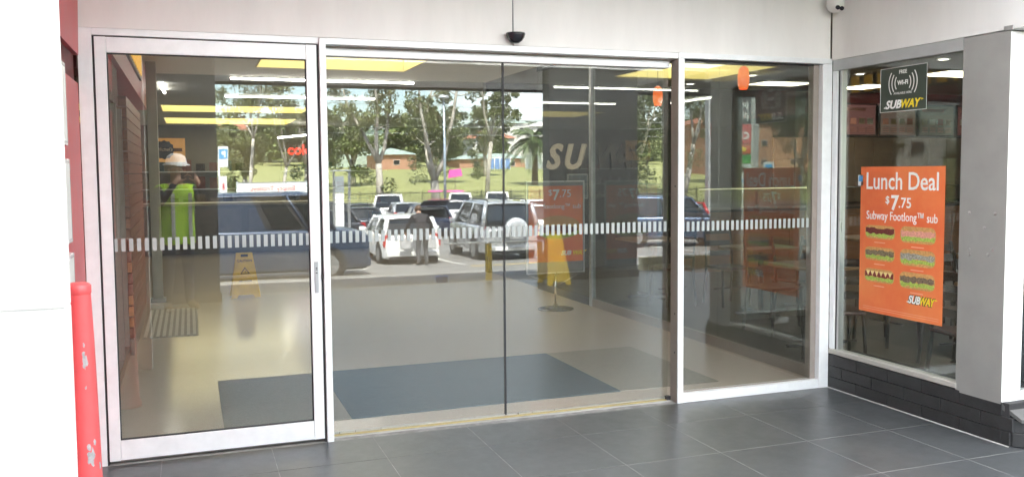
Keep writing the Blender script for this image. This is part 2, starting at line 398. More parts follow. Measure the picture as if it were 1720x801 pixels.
MB().box(2.809, 3.951, -.008, .08, .0, .062).build('bottom_rail', alu, fr, bevel=.002)
MB().box(3.951, 4.034, -.012, .12, 0, 2.362).build('corner_post', alu, fr, bevel=.003)
MB().box(3.904, 3.950, .03, .09, .064, 2.36).build('inner_jamb', alu_in, fr, bevel=.002)
MB().box(-.838, -.829, .01, .10, 0, 2.36).build('seal', gasket, fr)
MB().box(.355, .366, .01, .10, 0, 2.36).build('seal', gasket, fr)
MB().box(-.829, .355, .012, .10, 2.3555, 2.361).build('seal', gasket, fr)
MB().box(.408, 2.762, .07, .135, 0, .012).build('threshold', mat('brass_threshold', (.50, .40, .16), .4, .6, var=.15, scale=12), fr)
MB().box(2.725, 2.755, .07, .10, .0, .035).build('floor_guide', gasket, fr)
for z in (.35, .62, 1.5): MB().cyl((2.763, .03, z), (2.761, .03, z), .006, n=8).build('screw', gasket, fr)

def dashes(parent, x0, x1, y, z0=1.188, z1=1.258, pitch=.04, w_=.0215):
    me = MB().box(-w_/2, w_/2, -.0008, 0, 0, z1-z0).mesh('marker_dash', dash_m)
    x = x0; pl = wloc(parent)
    while x < x1:
        o = bpy.data.objects.new('marker_dash', me); C.objects.link(o); o.parent = parent
        o.location = Vector((x, y, z0))-pl; x += pitch
dash_m = mat('frosted_film', (.40, .43, .42), .6, var=.04)

# hinged door
hd = thing('hinged_door', 'white framed glass door on the left with long handle plate', 'door', (-.24, .03, 0))
MB().box(-.827, -.769, 0, .05, .022, 2.355).build('stile', alu, hd, bevel=.002)
MB().box(.293, .353, 0, .05, .022, 2.355).build('stile', alu, hd, bevel=.002)
MB().box(-.768, .292, .001, .049, 2.270, 2.354).build('top_rail', alu, hd, bevel=.002)
MB().box(-.768, .292, .001, .049, .024, .134).build('bottom_rail', alu, hd, bevel=.002)
for a in ((-.769, -.763, .134, 2.270), (.287, .293, .134, 2.270), (-.763, .287, .134, .140), (-.763, .287, 2.264, 2.270)):
    MB().box(a[0], a[1], .012, .030, a[2], a[3]).build('gasket', gasket, hd)
MB().box(-.763, .287, .018, .024, .140, 2.264).build('glass_pane', GL, hd)
dashes(hd, -.759, .285, .0165)
hp = MB().box(.314, .336, -.006, 0, .905, 1.09).build('handle_plate', alu_sh, hd, bevel=.002)
for z in (1.04, 1.05, 1.02): MB().box(.320, .330, -.009, -.006, z, z+.005).build('lock_slot', gasket, hp)
MB().box(.352, .3665, -.012, .0, .985, 1.01).build('latch', gasket, hd)

# sliding leaves
for x0, x1, lb in ((.409, 1.5365, 'frameless glass sliding door leaf beside the hinged white door'), (1.5425, 2.745, 'frameless glass sliding door leaf right of the centre seam')):
    sl = thing('sliding_door', lb, 'sliding door', ((x0+x1)/2, .10, 0), group='pair of sliding glass leaves')
    MB().box(x0, x1, .095, .105, .026, 2.300).build('glass_pane', GL, sl)
    MB().box(x0, x1, .093, .107, .014, .0255).build('bottom_rail', alu_sh, sl)
    dashes(sl, x0+.018, x1-.01, .0935)
    e = x1 if x0 < 1 else x0
    MB().box(e-.0025, e+.0025, .092, .108, .02, 2.33).build('edge_seal', gasket, sl)
# fixed side light
fx = thing('fixed_window', 'fixed glass side panel between the right mullion and the corner', 'window', (3.36, .05, .06))
MB().box(2.810, 3.903, .040, .048, .064, 2.3625).build('glass_pane', GLF, fx)
MB().box(2.810, 3.903, .030, .0395, .063, .070).build('bead', alu_in, fx)
MB().box(2.810, 3.903, .030, .0395, 2.352, 2.3625).build('bead', gasket, fx)
dashes(fx, 2.83, 3.895, .0385, 1.186, 1.253)

# sensor above sliding door
sn = thing('door_sensor', 'small black half dome door sensor above the sliding leaves', 'sensor', (1.582, -.01, 2.41))
MB().lathe([(0, 0), (.022, .004), (.042, .018), (.055, .037), (.062, .058), (.060, .066), (0, .070)], (1.582, -.03, 2.408), 28).build('dome', black_pl, sn)
MB().box(1.545, 1.62, -.03, .01, 2.46, 2.474).build('mounting_plate', black_pl, sn, bevel=.004)
MB().cyl((1.581, .008, 2.475), (1.581, .008, 3.09), .0022, n=6).build('cable', steel, sn)
# security camera in the corner
sc_ = thing('security_camera', 'white dome security camera high in the corner', 'camera', (3.97, -.08, 2.6))
MB().cyl((3.985, -.09, 3.08), (3.985, -.09, 2.78), .018, n=12).build('bracket', white_pl, sc_)
MB().lathe([(0, 0), (.028, .004), (.050, .022), (.060, .05), (.060, .09), (.05, .10), (0, .10)], (3.985, -.09, 2.715), 24).build('housing', white_pl, sc_)
for dx, dz in ((-.022, .03), (.012, .026)):
    MB().cyl((3.985+dx, -.090-.047, 2.715+dz), (3.985+dx-.004, -.090-.060, 2.715+dz-.006), .015, n=14).build('lens', black_pl, sc_)

# ================================================================== RIGHT WING
wf = thing('wing_fascia_wall', 'white cladding above the sandwich shop side window', 'wall', (4.2, -.8, 2.4))
MB().box(4.036, 4.25, -1.60, -.0, 2.392, 3.10).build('panel', paint_w, wf, bevel=.002)
MB().box(4.255, 20, -1.605, -1.45, 2.42, 3.10).build('panel', paint_w, wf, bevel=.002)
ww = thing('shop_side_window', 'side window of the sandwich shop, poster and sticker on its glass', 'window', (4.06, -.6, .26))
MB().box(4.035, 4.10, -.058, -.014, .292, 2.312).build('jamb', alu, ww, bevel=.003)
MB().box(4.052, 4.10, -.071, -.0585, .292, 2.312).build('seal', gasket, ww)
MB().box(4.054, 4.10, -.088, -.0715, .292, 2.312).build('inner_jamb', alu_sh, ww)
MB().box(4.035, 4.10, -1.165, -.014, 2.313, 2.3905).build('head_rail', mat('grey_aluminium', (.45, .46, .46), .4, .3, var=.05), ww, bevel=.003)
MB().box(4.028, 4.11, -1.175, -.013, .256, .290).build('sill', mat('warm_grey_sill', (.50, .48, .44), .45, .2, var=.06), ww, bevel=.004)
MB().box(4.064, 4.070, -1.163, -.088, .291, 2.312).build('glass_pane', GLW, ww)
cp = thing('corner_pillar', 'grey sheet metal corner pillar with small dents and white front', 'pillar', (4.2, -1.33, .24))
MB().box(4.0345, 4.0365, -1.495, -1.168, .237, 2.384).build('side_panel', pillar_g, cp)
for (y, z) in ((-1.24, 1.34), (-1.245, 1.12), (-1.25, 1.09), (-1.41, 1.13), (-1.42, 1.34), (-1.35, 1.255), (-1.38, 1.10)):
    MB().lathe([(0, 0.003), (.006, .002), (.012, 0)], (0, 0, 0), 10).build('dent', alu_sh, cp, local=True).matrix_local = Matrix.Translation(Vector((4.0346, y, z))-wloc(cp)) @ Matrix.Rotation(-pi/2, 4, 'Y')
MB().box(4.037, 4.145, -1.499, -1.17, .240, 2.380).build('front_panel', pillar_w, cp, bevel=.003)
MB().box(4.028, 4.64, -1.512, -1.45, 2.3845, 2.412).build('cap', alu_sh, cp, bevel=.003)
fg = thing('shop_front_glazing', 'street side glazing of the sandwich shop right of the pillar', 'window', (9, -1.47, .24))
for k in range(7):
    x0 = 4.148+k*1.6
    MB().box(x0, x0+.035, -1.497, -1.43, .30, 2.34).build('mullion', alu, fg, bevel=.002)
    MB().box(x0+.036, x0+1.599, -1.478, -1.470, .30, 2.34).build('glass_pane', GLI, fg)
MB().box(4.148, 15.9, -1.496, -1.435, .240, .299).build('sill', alu, fg, bevel=.002)
MB().box(4.148, 15.9, -1.496, -1.435, 2.341, 2.382).build('head', alu, fg, bevel=.002)
MB().box(4.91, 15.9, -1.52, -1.43, .0, .232).build('plinth_wall', mortar, fg)
# plinth of black bricks
pb = thing('brick_plinth', 'low black glazed brick plinth under the shop window and pillar', 'plinth', (4.2, -.8, 0))
MB().box(4.043, 4.30, -1.545, -.0, .0, .248).build('mortar_core', mortar, pb)
bl = .30
for c_ in range(3):
    z0 = .003+c_*.083; y = -.002-(bl/2 if c_ % 2 else 0)
    segs = [] if c_ % 2 == 0 else [(-.002, y)]
    lim = (-1.56, -1.575, -1.512)[c_]
    while y > lim+.02: segs.append((y, max(y-bl, lim))); y -= bl
    for a, b in segs:
        if a-b < .03: continue
        off = random.uniform(-.0015, .0015)
        MB().box(4.035+off, 4.075, b+.002, a-.002, z0+.0015, z0+.081).build('brick', brick_m, pb, bevel=.003)
for c_ in range(2):
    z0 = .003+c_*.083
    for q in range(3):
        xa = 4.062+q*.30; yb = -1.612 if c_ == 0 else -1.604
        MB().poly([(xa if q else 4.05, -1.563, z0), (xa+(0 if q else .03), yb, z0), (xa+.295, yb, z0), (xa+.295, -1.563, z0)], (0, 0, 1), .081 if c_ == 0 else .070).build('brick', brick_m, pb, bevel=.003)
sillm = mat('plinth_sill_tile', (.085, .085, .083), .6, var=.12, scale=10)
for k in range(5):
    x0 = 4.040+k*.15
    MB().hexa([(x0, -1.498, .205), (x0+.147, -1.498, .205), (x0+.147, -1.615, .150), (x0+(0 if k else .02), -1.615, .150),
               (x0, -1.498, .240), (x0+.147, -1.498, .240), (x0+.147, -1.615, .172), (x0+(0 if k else .02), -1.615, .172)]).build('sill_tile', sillm, pb, bevel=.002)
MB().box(4.029, 4.036, -1.555, -.012, 0, .004).build('sealant_bead', mat('white_sealant', (.62, .62, .60), .6, var=.2, scale=30), pb)

# wi-fi sticker on the wing glass (faces -x ; right = -y)
XP = 4.0625
def wing_text(par, s, size, m, y, z, **k): return text('lettering', s, size, m, par, (0, -1, 0), (0, 0, 1), (XP-.0014, y, z), ext=.0004, **k)
st = thing('wifi_sticker', 'dark square free wi-fi sticker high on the shop side window', 'sticker', (XP, -.69, 1.985))
MB().box(XP-.0012, XP, -.895, -.490, 1.985, 2.277).build('backing', mat('dark_olive_sticker', (.045, .06, .045), .5, var=.12, scale=4), st)
for z0, z1, y0, y1 in ((1.985, 1.988, -.895, -.49), (2.274, 2.277, -.895, -.49), (1.985, 2.277, -.493, -.49), (1.985, 2.277, -.895, -.892)):
    MB().box(XP-.0018, XP-.0013, y0, y1, z0, z1).build('border', white_ink, st)
wing_text(st, 'FREE', .034, white_ink, -.690, 2.232, align='CENTER', bold=.0006)
wing_text(st, 'WI-FI', .040, white_ink, -.690, 2.160, align='CENTER', bold=.0014)
wing_text(st, 'AVAILABLE HERE', .021, white_ink, -.690, 2.098, align='CENTER')
def arc(par, cy, cz, r, a0, a1, t, sgn):
    m_ = MB(); n = 10
    for k in range(n):
        pts = []
        for rr, kk in ((r, k), (r+t, k), (r+t, k+1), (r, k+1)):
            a = a0+(a1-a0)*kk/n
            pts.append((XP-.0015, cy+sgn*rr*cos(a), cz+rr*sin(a)))
        m_.poly(pts, (1, 0, 0), .0003)
    m_.build('signal_arc', white_ink, par)
for r in (.065, .092, .119):
    for sg in (-1, 1): arc(st, -.690, 2.172, r, -.62, .62, .0075, sg)
def wing_logo(par, yl, yr, z, size, outline=None):
    """italic two colour word fitted between yl (left) and yr (right)"""
    W_ = yl-yr
    def fit(s_, m, x0, x1, dx, bold, nm):
        o = text(nm, s_, size, m, par, (0, -1, 0), (0, 0, 1), (XP-dx, 0, z), ext=.0003, shear=.28, bold=bold)
        ys = [v.co.y for v in o.data.vertices]; y1, y0 = max(ys), min(ys); k = (x1-x0)/(y1-y0); py_ = wloc(par).y
        for v in o.data.vertices: v.co.y = (yl-x0-py_)-(y1-v.co.y)*k
    if outline: fit('SUBWAY', outline, -.004, W_+.004, .0012, size*.09, 'logo_outline')
    fit('SUB', white_ink, 0, W_*.46, .0019, size*.035, 'logo_lettering')
    fit('WAY', yellow_ink, W_*.45, W_, .0019, size*.035, 'logo_lettering')
    yy, zz = yr-size*.02, z+size*.70
    MB().poly([(XP-.0019, yy, zz), (XP-.0019, yy-size*.26, zz-size*.09), (XP-.0019, yy, zz-size*.18)], (1, 0, 0), .0004).build('logo_arrow', yellow_ink, par)
    MB().poly([(XP-.0019, yl+size*.02, z+size*.16), (XP-.0019, yl+size*.24, z+size*.07), (XP-.0019, yl+size*.02, z)], (1, 0, 0), .0004).build('logo_arrow', white_ink, par)
wing_logo(st, -.540, -.850, 2.008, .075)
st.location.y += .03

# lunch deal poster
po = thing('lunch_poster', 'orange lunch deal poster with six filled rolls on the side window', 'poster', (XP, -.69, .615))
MB().box(XP-.0010, XP, -1.058, -.319, .615, 1.622).build('sheet', orange_po, po)
wing_text(po, 'Lunch Deal', .165, white_ink, -.365, 1.470, bold=.0015, sx=.86)
wing_text(po, '$', .07, white_ink, -.555, 1.375, bold=.001)
wing_text(po, '7', .135, white_ink, -.605, 1.335, bold=.004)
wing_text(po, '.75', .095, white_ink, -.672, 1.350, bold=.001)
wing_text(po, 'Subway Footlong\u2122 sub', .082, white_ink, -.378, 1.262, bold=.0006, sx=.80)
crust = mat('bread_crust', (.62, .34, .12), .7, var=.2, scale=60); lett = mat('lettuce', (.40, .52, .10), .7, var=.35, scale=90)
fills = [mat('filling_beef', (.16, .035, .03), .7, var=.4, scale=120), mat('filling_ham', (.72, .33, .25), .7, var=.25, scale=90),
         mat('filling_chicken', (.45, .36, .22), .7, col2=(.12, .09, .05), var=.3, scale=110), mat('filling_mushroom', (.60, .58, .50), .7, col2=(.20, .18, .13), var=.2, scale=100),
         mat('filling_salami', (.22, .04, .035), .7, var=.3, scale=60), mat('filling_steak', (.10, .07, .05), .7, col2=(.30, .22, .14), var=.3, scale=120)]
k = 0
for r_ in range(3):
    for c_ in range(2):
        ya = -.370-c_*.325; L = .278 if c_ == 0 else .300; z = 1.175-r_*.150; h = .108 if c_ else .092
        def rr_(y0, y1, z0, z1, rad):
            pts = []; n = 5
            for (cy, cz, a0) in ((y0-rad, z1-rad, pi/2), (y0-rad, z0+rad, 0), (y1+rad, z0+rad, -pi/2), (y1+rad, z1-rad, -pi)):
                for q in range(n+1):
                    a = a0-(pi/2)*q/n; pts.append((XP-.0014, cy+cos(a)*rad, cz+sin(a)*rad))
            return pts
        ro = MB().poly(rr_(ya, ya-L, z-h*.5, z+h*.5, h*.40), (1, 0, 0), .0003).build('printed_roll', crust, po)
        m1 = MB(); n = 16
        top = [(XP-.0019, ya-.006-(L-.012)*q/n, z+h*(-.08+.05*random.uniform(-1, 1))) for q in range(n+1)]
        bot = [(XP-.0019, ya-.014-(L-.028)*q/n, z-h*(.36+.06*random.uniform(-1, 1))) for q in range(n, -1, -1)]
        m1.poly(top+bot, (1, 0, 0), .0003).build('lettuce', lett, ro)
        m1 = MB()
        top = [(XP-.0024, ya-.006-(L-.012)*q/n, z+h*((.28 if c_ == 0 else .24)+.06*random.uniform(-1, 1))) for q in range(n+1)]
        bot = [(XP-.0024, ya-.008-(L-.016)*q/n, z-h*(.10+.08*random.uniform(-1, 1))) for q in range(n, -1, -1)]
        m1.poly(top+bot, (1, 0, 0), .0003).build('filling', fills[k], ro)
        if k == 4:
            for q in range(6):
                yy = ya-.018-q*.041
                MB().poly([(XP-.0028, yy, z+.03), (XP-.0028, yy-.036, z+.03), (XP-.0028, yy-.018, z-.004)], (1, 0, 0), .0003).build('cheese', mat('cheese', (.85, .68, .30), .6, var=.05), ro)
        MB().box(XP-.0013, XP-.0010, ya-L*.68, ya-L*.32, z-h*.5-.028, z-h*.5-.022).build('caption_line', mat('faint_caption', (.88, .42, .28), .6, var=.1), po)
        k += 1
wing_logo(po, -.775, -1.000, .728, .070, outline=mat('dark_green_ink', (.02, .05, .02), .6, var=.05))
for q in range(2): MB().box(XP-.0013, XP-.0010, -1.03, -.36+.0*q, .652-q*.014, .655-q*.014).build('small_print', mat('faint_caption', (.88, .42, .28)), po)
po.location.y += .03
nb = thing('blue_notice', 'tiny blue and white notice left of the lunch poster', 'notice', (XP, -.28, 1.49))
MB().box(XP-.001, XP, -.311, -.262, 1.49, 1.565).build('paper', white_pl, nb)
MB().box(XP-.0016, XP-.0011, -.305, -.268, 1.52, 1.56).build('blue_print', mat('blue_print', (.12, .33, .62), .6, var=.05), nb)

# ================================================================== LEFT WING, PILLAR, BOLLARD
lw = thing('red_shop_wall', 'red clad shop wall at the far left beside the hinged door', 'wall', (-1.1, -.9, 0))
MB().box(-1.15, -.912, -2.2, -.0, 0, 2.10).build('lower_cladding', red_w, lw)
MB().hexa([(-1.15, -2.2, 2.25), (-.905, -2.2, 2.25), (-.905, 0, 2.25), (-1.15, 0, 2.25), (-1.15, -2.2, 3.09), (-.885, -2.2, 3.09), (-.885, 0, 3.09), (-1.15, 0, 3.09)]).build('upper_cladding', red_w, lw)
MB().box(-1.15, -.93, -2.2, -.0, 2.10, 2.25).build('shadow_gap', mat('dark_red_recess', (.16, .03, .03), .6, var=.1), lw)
MB().box(-1.15, -.925, -3.0, -2.2, 0, 3.09).build('shop_glazing', dark_wall, lw)
for k, (za, zb, lb) in enumerate(((1.745, 2.12, 'clear notice holder with white papers, upper one on the red wall'), (1.30, 1.685, 'clear notice holder with white paper, middle one on the red wall'), (.92, 1.25, 'clear notice holder, lowest on the red wall beside the bollard top'))):
    nf = thing('notice_holder', lb, 'notice holder', (-.9, -.95, za), group='notice holders on the red wall')
    MB().box(-.912, -.885, -1.35, -.76+.03*k, za, zb).build('acrylic_box', mat('clear_acrylic', (.66, .65, .64), .2, var=.05), nf, bevel=.003)
    MB().box(-.885, -.884, -1.32, -.79+.03*k, za+.02, zb-.02).build('paper', white_pl, nf)
    for q in range(6): MB().box(-.884, -.8835, -1.30, -.90, za+.05+q*.045, za+.056+q*.045).build('print_line', mat('grey_print', (.5, .45, .45), .7, var=.1), nf)
wp = thing('white_pillar', 'large white panelled pillar at the left edge of the view', 'pillar', (-1.2, -2.3, 0))
MB().box(-1.70, -.697, -2.62, -2.50, 0, 1.243).build('lower_panel', pillar_w, wp, bevel=.004)
MB().box(-1.70, -.697, -2.62, -2.50, 1.246, 3.09).build('upper_panel', pillar_w, wp, bevel=.004)
MB().box(-1.68, -.6985, -2.6185, -2.502, 1.242, 1.247).build('joint', pillar_w, wp)
bo = thing('bollard', 'tapered red plastic bollard with grey scuffs in front of the door jamb', 'bollard', (-.800, -1.3, 0))
MB().lathe([(.0, 0), (.085, 0), (.085, .03), (.073, .05), (.066, .25), (.053, .9), (.046, 1.125)], (-.808, -1.3, 0), 32).build('post', redp, bo)
MB().lathe([(.046, 1.125), (.0485, 1.13), (.0485, 1.160), (.042, 1.167), (.03, 1.172), (0, 1.173)], (-.808, -1.3, 0), 32).build('cap', redp, bo)
def scuff_patch(z, a, s_):
    m_ = MB(); n = 11
    pts = []
    for k in range(n):
        t_ = 2*pi*k/n; rr = s_*random.uniform(.45, 1.15)
        pts.append((a+rr*cos(t_)/.06*.55, z+rr*1.25*sin(t_)))
    def P3(a_, z_, e):
        R = (.073+(.066-.073)*(z_-.05)/.2 if z_ < .25 else .066+(.053-.066)*(z_-.25)/.65 if z_ < .9 else .053+(.046-.053)*(z_-.9)/.225)+e
        return (-.808+R*cos(a_), -1.3+R*sin(a_), z_)
    c_ = m_.b.verts.new(P3(a, z, .0016)); vs = [m_.b.verts.new(P3(p[0], p[1], .0010)) for p in pts]
    for k in range(n): m_.b.faces.new((c_, vs[k], vs[(k+1) % n]))
    m_.build('scuff', scuff, bo)
A0 = -pi/2+.25
for z, da, s_ in ((.88, .0, .016), (.86, .15, .022), (.835, .05, .014), (.92, .08, .010), (.745, .1, .008), (.50, .15, .017), (.465, .35, .026), (.455, .1, .02), (.43, .3, .016), (.515, .5, .012), (.41, .9, .016), (.33, 1.0, .02)):
    scuff_patch(z, A0+da, s_)

# ================================================================== INTERIOR FOYER
MB().box(-8, 16, .136, 22, -.05, .010).build('interior_floor', terr)['kind'] = 'structure'
MB().box(-.9, 4.04, .06, .07, -.05, .008).build('threshold_slab', conc)['kind'] = 'structure'
# ceiling, with real openings left for the recessed coves
coves = [(.50, 2.48, 5.35, 6.85, 'bright yellow recessed ceiling cove nearest the doors'), (-.86, 2.15, 14.0, 15.9, 'yellow recessed ceiling cove in mid hall'),
         (-.90, 2.3, 18.3, 20.9, 'farthest yellow recessed ceiling cove in the hall'), (5.6, 7.2, 4.9, 6.6, 'yellow recessed ceiling cove over the sandwich shop')]
def ceiling(name, m, x0, x1, y0, y1, z, holes):
    xs = sorted({x0, x1, *[h[0] for h in holes], *[h[1] for h in holes]}); ys = sorted({y0, y1, *[h[2] for h in holes], *[h[3] for h in holes]})
    mb = MB()
    for a, b in zip(xs, xs[1:]):
        for c, d in zip(ys, ys[1:]):
            cx, cy = (a+b)/2, (c+d)/2
            if any(h[0] < cx < h[1] and h[2] < cy < h[3] for h in holes): continue
            mb.box(a, b, c, d, z, z+.08)
    o = mb.build(name, m); o['kind'] = 'structure'; return o
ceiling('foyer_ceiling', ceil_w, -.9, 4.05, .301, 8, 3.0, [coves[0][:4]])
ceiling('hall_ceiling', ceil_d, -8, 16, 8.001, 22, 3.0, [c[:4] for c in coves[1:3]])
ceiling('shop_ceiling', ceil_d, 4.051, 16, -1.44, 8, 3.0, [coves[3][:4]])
for (x0, x1, y0, y1, lb) in coves:
    cv = thing('ceiling_cove', lb, 'ceiling light', ((x0+x1)/2, (y0+y1)/2, 3.0), group='yellow recessed coves in the ceiling')
    MB().box(x0+.01, x1-.01, y0+.01, y1-.01, 3.16, 3.17).build('glowing_panel', cove_e, cv)
    for a in ((x0-.01, x0+.01, y0, y1), (x1-.01, x1+.01, y0, y1), (x0, x1, y0-.01, y0+.01), (x0, x1, y1-.01, y1+.01)):
        MB().box(a[0], a[1], a[2], a[3], 3.0-.004, 3.17).build('cove_side', mat('cream_cove', (.75, .66, .35), .7, var=.03), cv)
strips = [(.22, 2.94, 8.1, 'long white fluorescent tube nearest the doors'), (.26, 2.95, 11.2, 'second long white fluorescent tube in the hall'),
          (5.95, 8.0, 8.35, 'long white tube over the dark side shop'), (7.25, 8.6, 11.3, 'faint short white tube deep in the hall')]
for (x0, x1, y, lb) in strips:
    f_ = thing('tube_light', lb, 'tube light', ((x0+x1)/2, y, 2.97), group='fluorescent tubes')
    MB().box(x0, x1, y-.02, y+.02, 2.982, 3.0).build('housing', white_pl, f_)
    MB().cyl((x0+.02, y, 2.967), (x1-.02, y, 2.967), .013, n=10).build('tube', strip_e, f_)
for (a, b, lb) in (((-.72, 9.2, 2.96), (-.70, 10.6, 2.96), 'short slanting white tube near the left wall'), ((1.9, 19.0, 2.55), (3.3, 21.0, 2.75), 'short white tube deep in the hall near the red letters')):
    f_ = thing('tube_light', lb, 'tube light', a, group='fluorescent tubes')
    MB().cyl(a, b, .022, n=8).build('tube', strip_e, f_)
# walls
def wallbox(name, m, label, *a, cat='wall'):
    return tag(MB().box(*a).build(name, m), label, cat)
wallbox('hall_end_wall', hall_wall, 'brown wall closing the far end of the hall', -8, 16, 22, 22.2, 0, 3.2)
wallbox('hall_left_wall', hall_wall, 'far left wall of the inner hall', -8.2, -8, 6.9, 22, 0, 3.2)
wallbox('hall_right_wall', hall_wall, 'far right wall of the inner hall', 16, 16.2, -1.4, 22, 0, 3.2)
sb = thing('shop_back_wall', 'dark rear wall of the sandwich shop carrying its name', 'wall', (9, 8.1, 0))
MB().box(4.06, 16, 8.0, 8.15, 0, 3.2).build('wall_face', dark_wall, sb)
rb = wallbox('red_bulkhead', mat('dull_red_bulkhead', (.20, .055, .055), .6, var=.1), 'dull red bulkhead above the menu boards', 10.4, 15.9, 7.9, 7.995, 2.80, 3.0)

# left interior wall : red fascia, slatted pier
lf = thing('red_shop_fascia', 'red sign fascia on the left wall inside the doors', 'fascia', (-1.0, 4, 2.3))
MB().hexa([(-1.1, .14, 2.52), (-.885, .14, 2.52), (-.885, 8.4, 2.52), (-1.1, 8.4, 2.52), (-1.1, .14, 3.0), (-.86, .14, 3.0), (-.86, 8.4, 3.0), (-1.1, 8.4, 3.0)]).build('fascia_panel', red_w, lf)
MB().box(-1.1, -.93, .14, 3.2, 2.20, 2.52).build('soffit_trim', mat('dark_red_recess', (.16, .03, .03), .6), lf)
ys_ = thing('yellow_letter_sign', 'yellow channel letters on a dark tray high on the red fascia', 'sign', (-.8, 4.2, 2.6))
MB().box(-.875, -.85, 3.3, 6.0, 2.70, 2.99).build('tray', dark_wall, ys_)
for k in range(9):
    y0 = 3.45+k*.27
    MB().box(-.85, -.835, y0, y0+.17, 2.73, 2.97).build('letter_block', emis('yellow_letter_face', (1, .55, .05), .12), ys_, bevel=.01)
sp = thing('slatted_pier', 'brown horizontally slatted pier on the left inside the doors', 'pier', (-.95, 3.7, 0))
MB().box(-1.25, -.99, 3.21, 8.0, 0, 2.30).build('core', dark_wall, sp)
nsl = 22
for k in range(nsl):
    z0 = .16+k*(2.14/nsl)
    m_ = orange_sl if (k in (1, 2, 3, 6)) else brown_slat
    MB().box(-1.25, -.862, 3.17, 3.208, z0+.006, z0+2.14/nsl-.006).build('front_slat', m_, sp, bevel=.002)
    MB().box(-.988, -.862, 3.21, 5.6, z0+.006, z0+2.14/nsl-.006).build('side_slat', brown_slat, sp, bevel=.002)
MB().box(-1.25, -.865, 3.172, 5.6, .010, .155).build('skirting', alu_in, sp)
gf = thing('grey_shop_frame', 'grey aluminium shop frame against the left inside wall', 'frame', (-.92, 1.6, 0))
for y in (1.45, 2.5, 3.12): MB().box(-.97, -.90, y, y+.05, .010, 2.18).build('upright', alu_in, gf)
MB().box(-.962, -.950, .30, 3.12, .12, 2.17).build('glass_pane', GLI, gf)
MB().box(-.97, -.90, .14, 3.12, .011, .10).build('bottom_rail', alu_in, gf)
wallbox('left_shop_interior_wall', hall_wall, 'dim wall of the left shop behind the grey frame', -2.6, -2.5, .14, 8, 0, 3.0)
pc = thing('steel_column', 'slim grey steel column left of the ribbed mat', 'column', (-.69, 5.2, 0))
MB().box(-.83, -.71, 6.6, 6.7, .010, 2.998).build('shaft', mat('grey_column', (.55, .56, .54), .5, .2, var=.06), pc, bevel=.006)
MB().box(-.86, -.68, 6.57, 6.73, .0105, .06).build('shoe', alu_sh, pc)
# round badge sign
ms = thing('badge_sign', 'orange sign with a round dark scalloped badge and script name', 'sign', (-.7, 12, 1.83))
MB().box(-.99, -.41, 12.0, 12.05, 1.83, 2.26).build('board', mat('glowing_orange_board', (.55, .30, .08), .5, emit=(.9, .42, .10), estr=.055, var=.1), ms)
pts = []
for k in range(48):
    a = 2*pi*k/48; r = .165+.010*cos(12*a); pts.append((-.765+r*cos(a), 11.985, 2.05+r*sin(a)))
MB().poly(pts, (0, 1, 0), .013).build('badge', dark_wall, ms)
MB().box(-.63, -.46, 11.988, 11.998, 2.02, 2.08).build('ribbon', mat('brown_ribbon', (.16, .08, .03), .6, var=.1), ms)
text('lettering', "Michel's", .085, mat('tan_lettering', (.62, .48, .30), .6, var=.05), ms, (1, 0, 0), (0, 0, 1), (-.90, 11.980, 2.03), shear=.3)
# far red letters
cs = thing('neon_letters', 'small red glowing coles letters on the far hall wall', 'sign', (2.8, 21.9, 2.15))
text('lettering', 'coles', .42, neon_e, cs, (1, 0, 0), (0, 0, 1), (2.43, 21.95, 2.17), bold=.012, ext=.01)
cs2 = thing('neon_letters', 'copy of the red coles letters standing in for their reflection past the right sliding leaf', 'sign', (9, 21.9, 2.15))
text('lettering', 'coles', .34, neon_e, cs2, (1, 0, 0), (0, 0, 1), (12.7, 21.95, 2.17), bold=.01, ext=.01)  # extra copy of the letters, added to stand for their faint reflection

# hall furnishing: counter runs that keep the hall from being bare
ct = thing('hall_counter', 'dark service counter across the middle of the hall', 'counter', (1.0, 13.6, 0))
MB().box(-3.2, 3.2, 13.4, 14.1, .011, .98).build('body', mat('dark_counter_front', (.07, .06, .05), .35, var=.15), ct, bevel=.01)
MB().box(-3.25, 3.25, 13.35, 14.15, .981, 1.03).build('counter_top', mat('counter_top', (.30, .27, .22), .3, var=.1), ct, bevel=.008)
for k in range(5):
    MB().box(-3.0+k*1.25, -1.9+k*1.25, 13.385, 13.399, .15, .90).build('front_panel', mat('dark_counter_panel', (.09, .075, .06), .5, var=.15), ct, bevel=.004)
for k in range(3):
    sh = thing('display_shelf', ['grey display shelving at the back of the hall, left', 'grey display shelving at the back of the hall, centre', 'grey display shelving at the back of the hall, right'][k], 'shelving', (-4+k*3.6, 19, 0), group='shelving at the back of the hall')
    MB().box(-5.2+k*3.6, -2.4+k*3.6, 19.4, 19.5, .011, 1.9).build('back_panel', hall_wall, sh)
    for q in range(4):
        MB().box(-5.2+k*3.6, -2.4+k*3.6, 19.0, 19.4, .30+q*.45, .33+q*.45).build('shelf', steel, sh)
        for i in range(8):
            MB().box(-5.1+k*3.6+i*.33, -4.88+k*3.6+i*.33, 19.1, 19.3, .331+q*.45, .331+q*.45+random.uniform(.12, .32)).build('carton', [jumper, matb, mat('dull_carton', (.16, .13, .10), .7, var=.2), mat('dull_red_carton', (.14, .05, .04), .7, var=.2)][random.randrange(4)], sh)

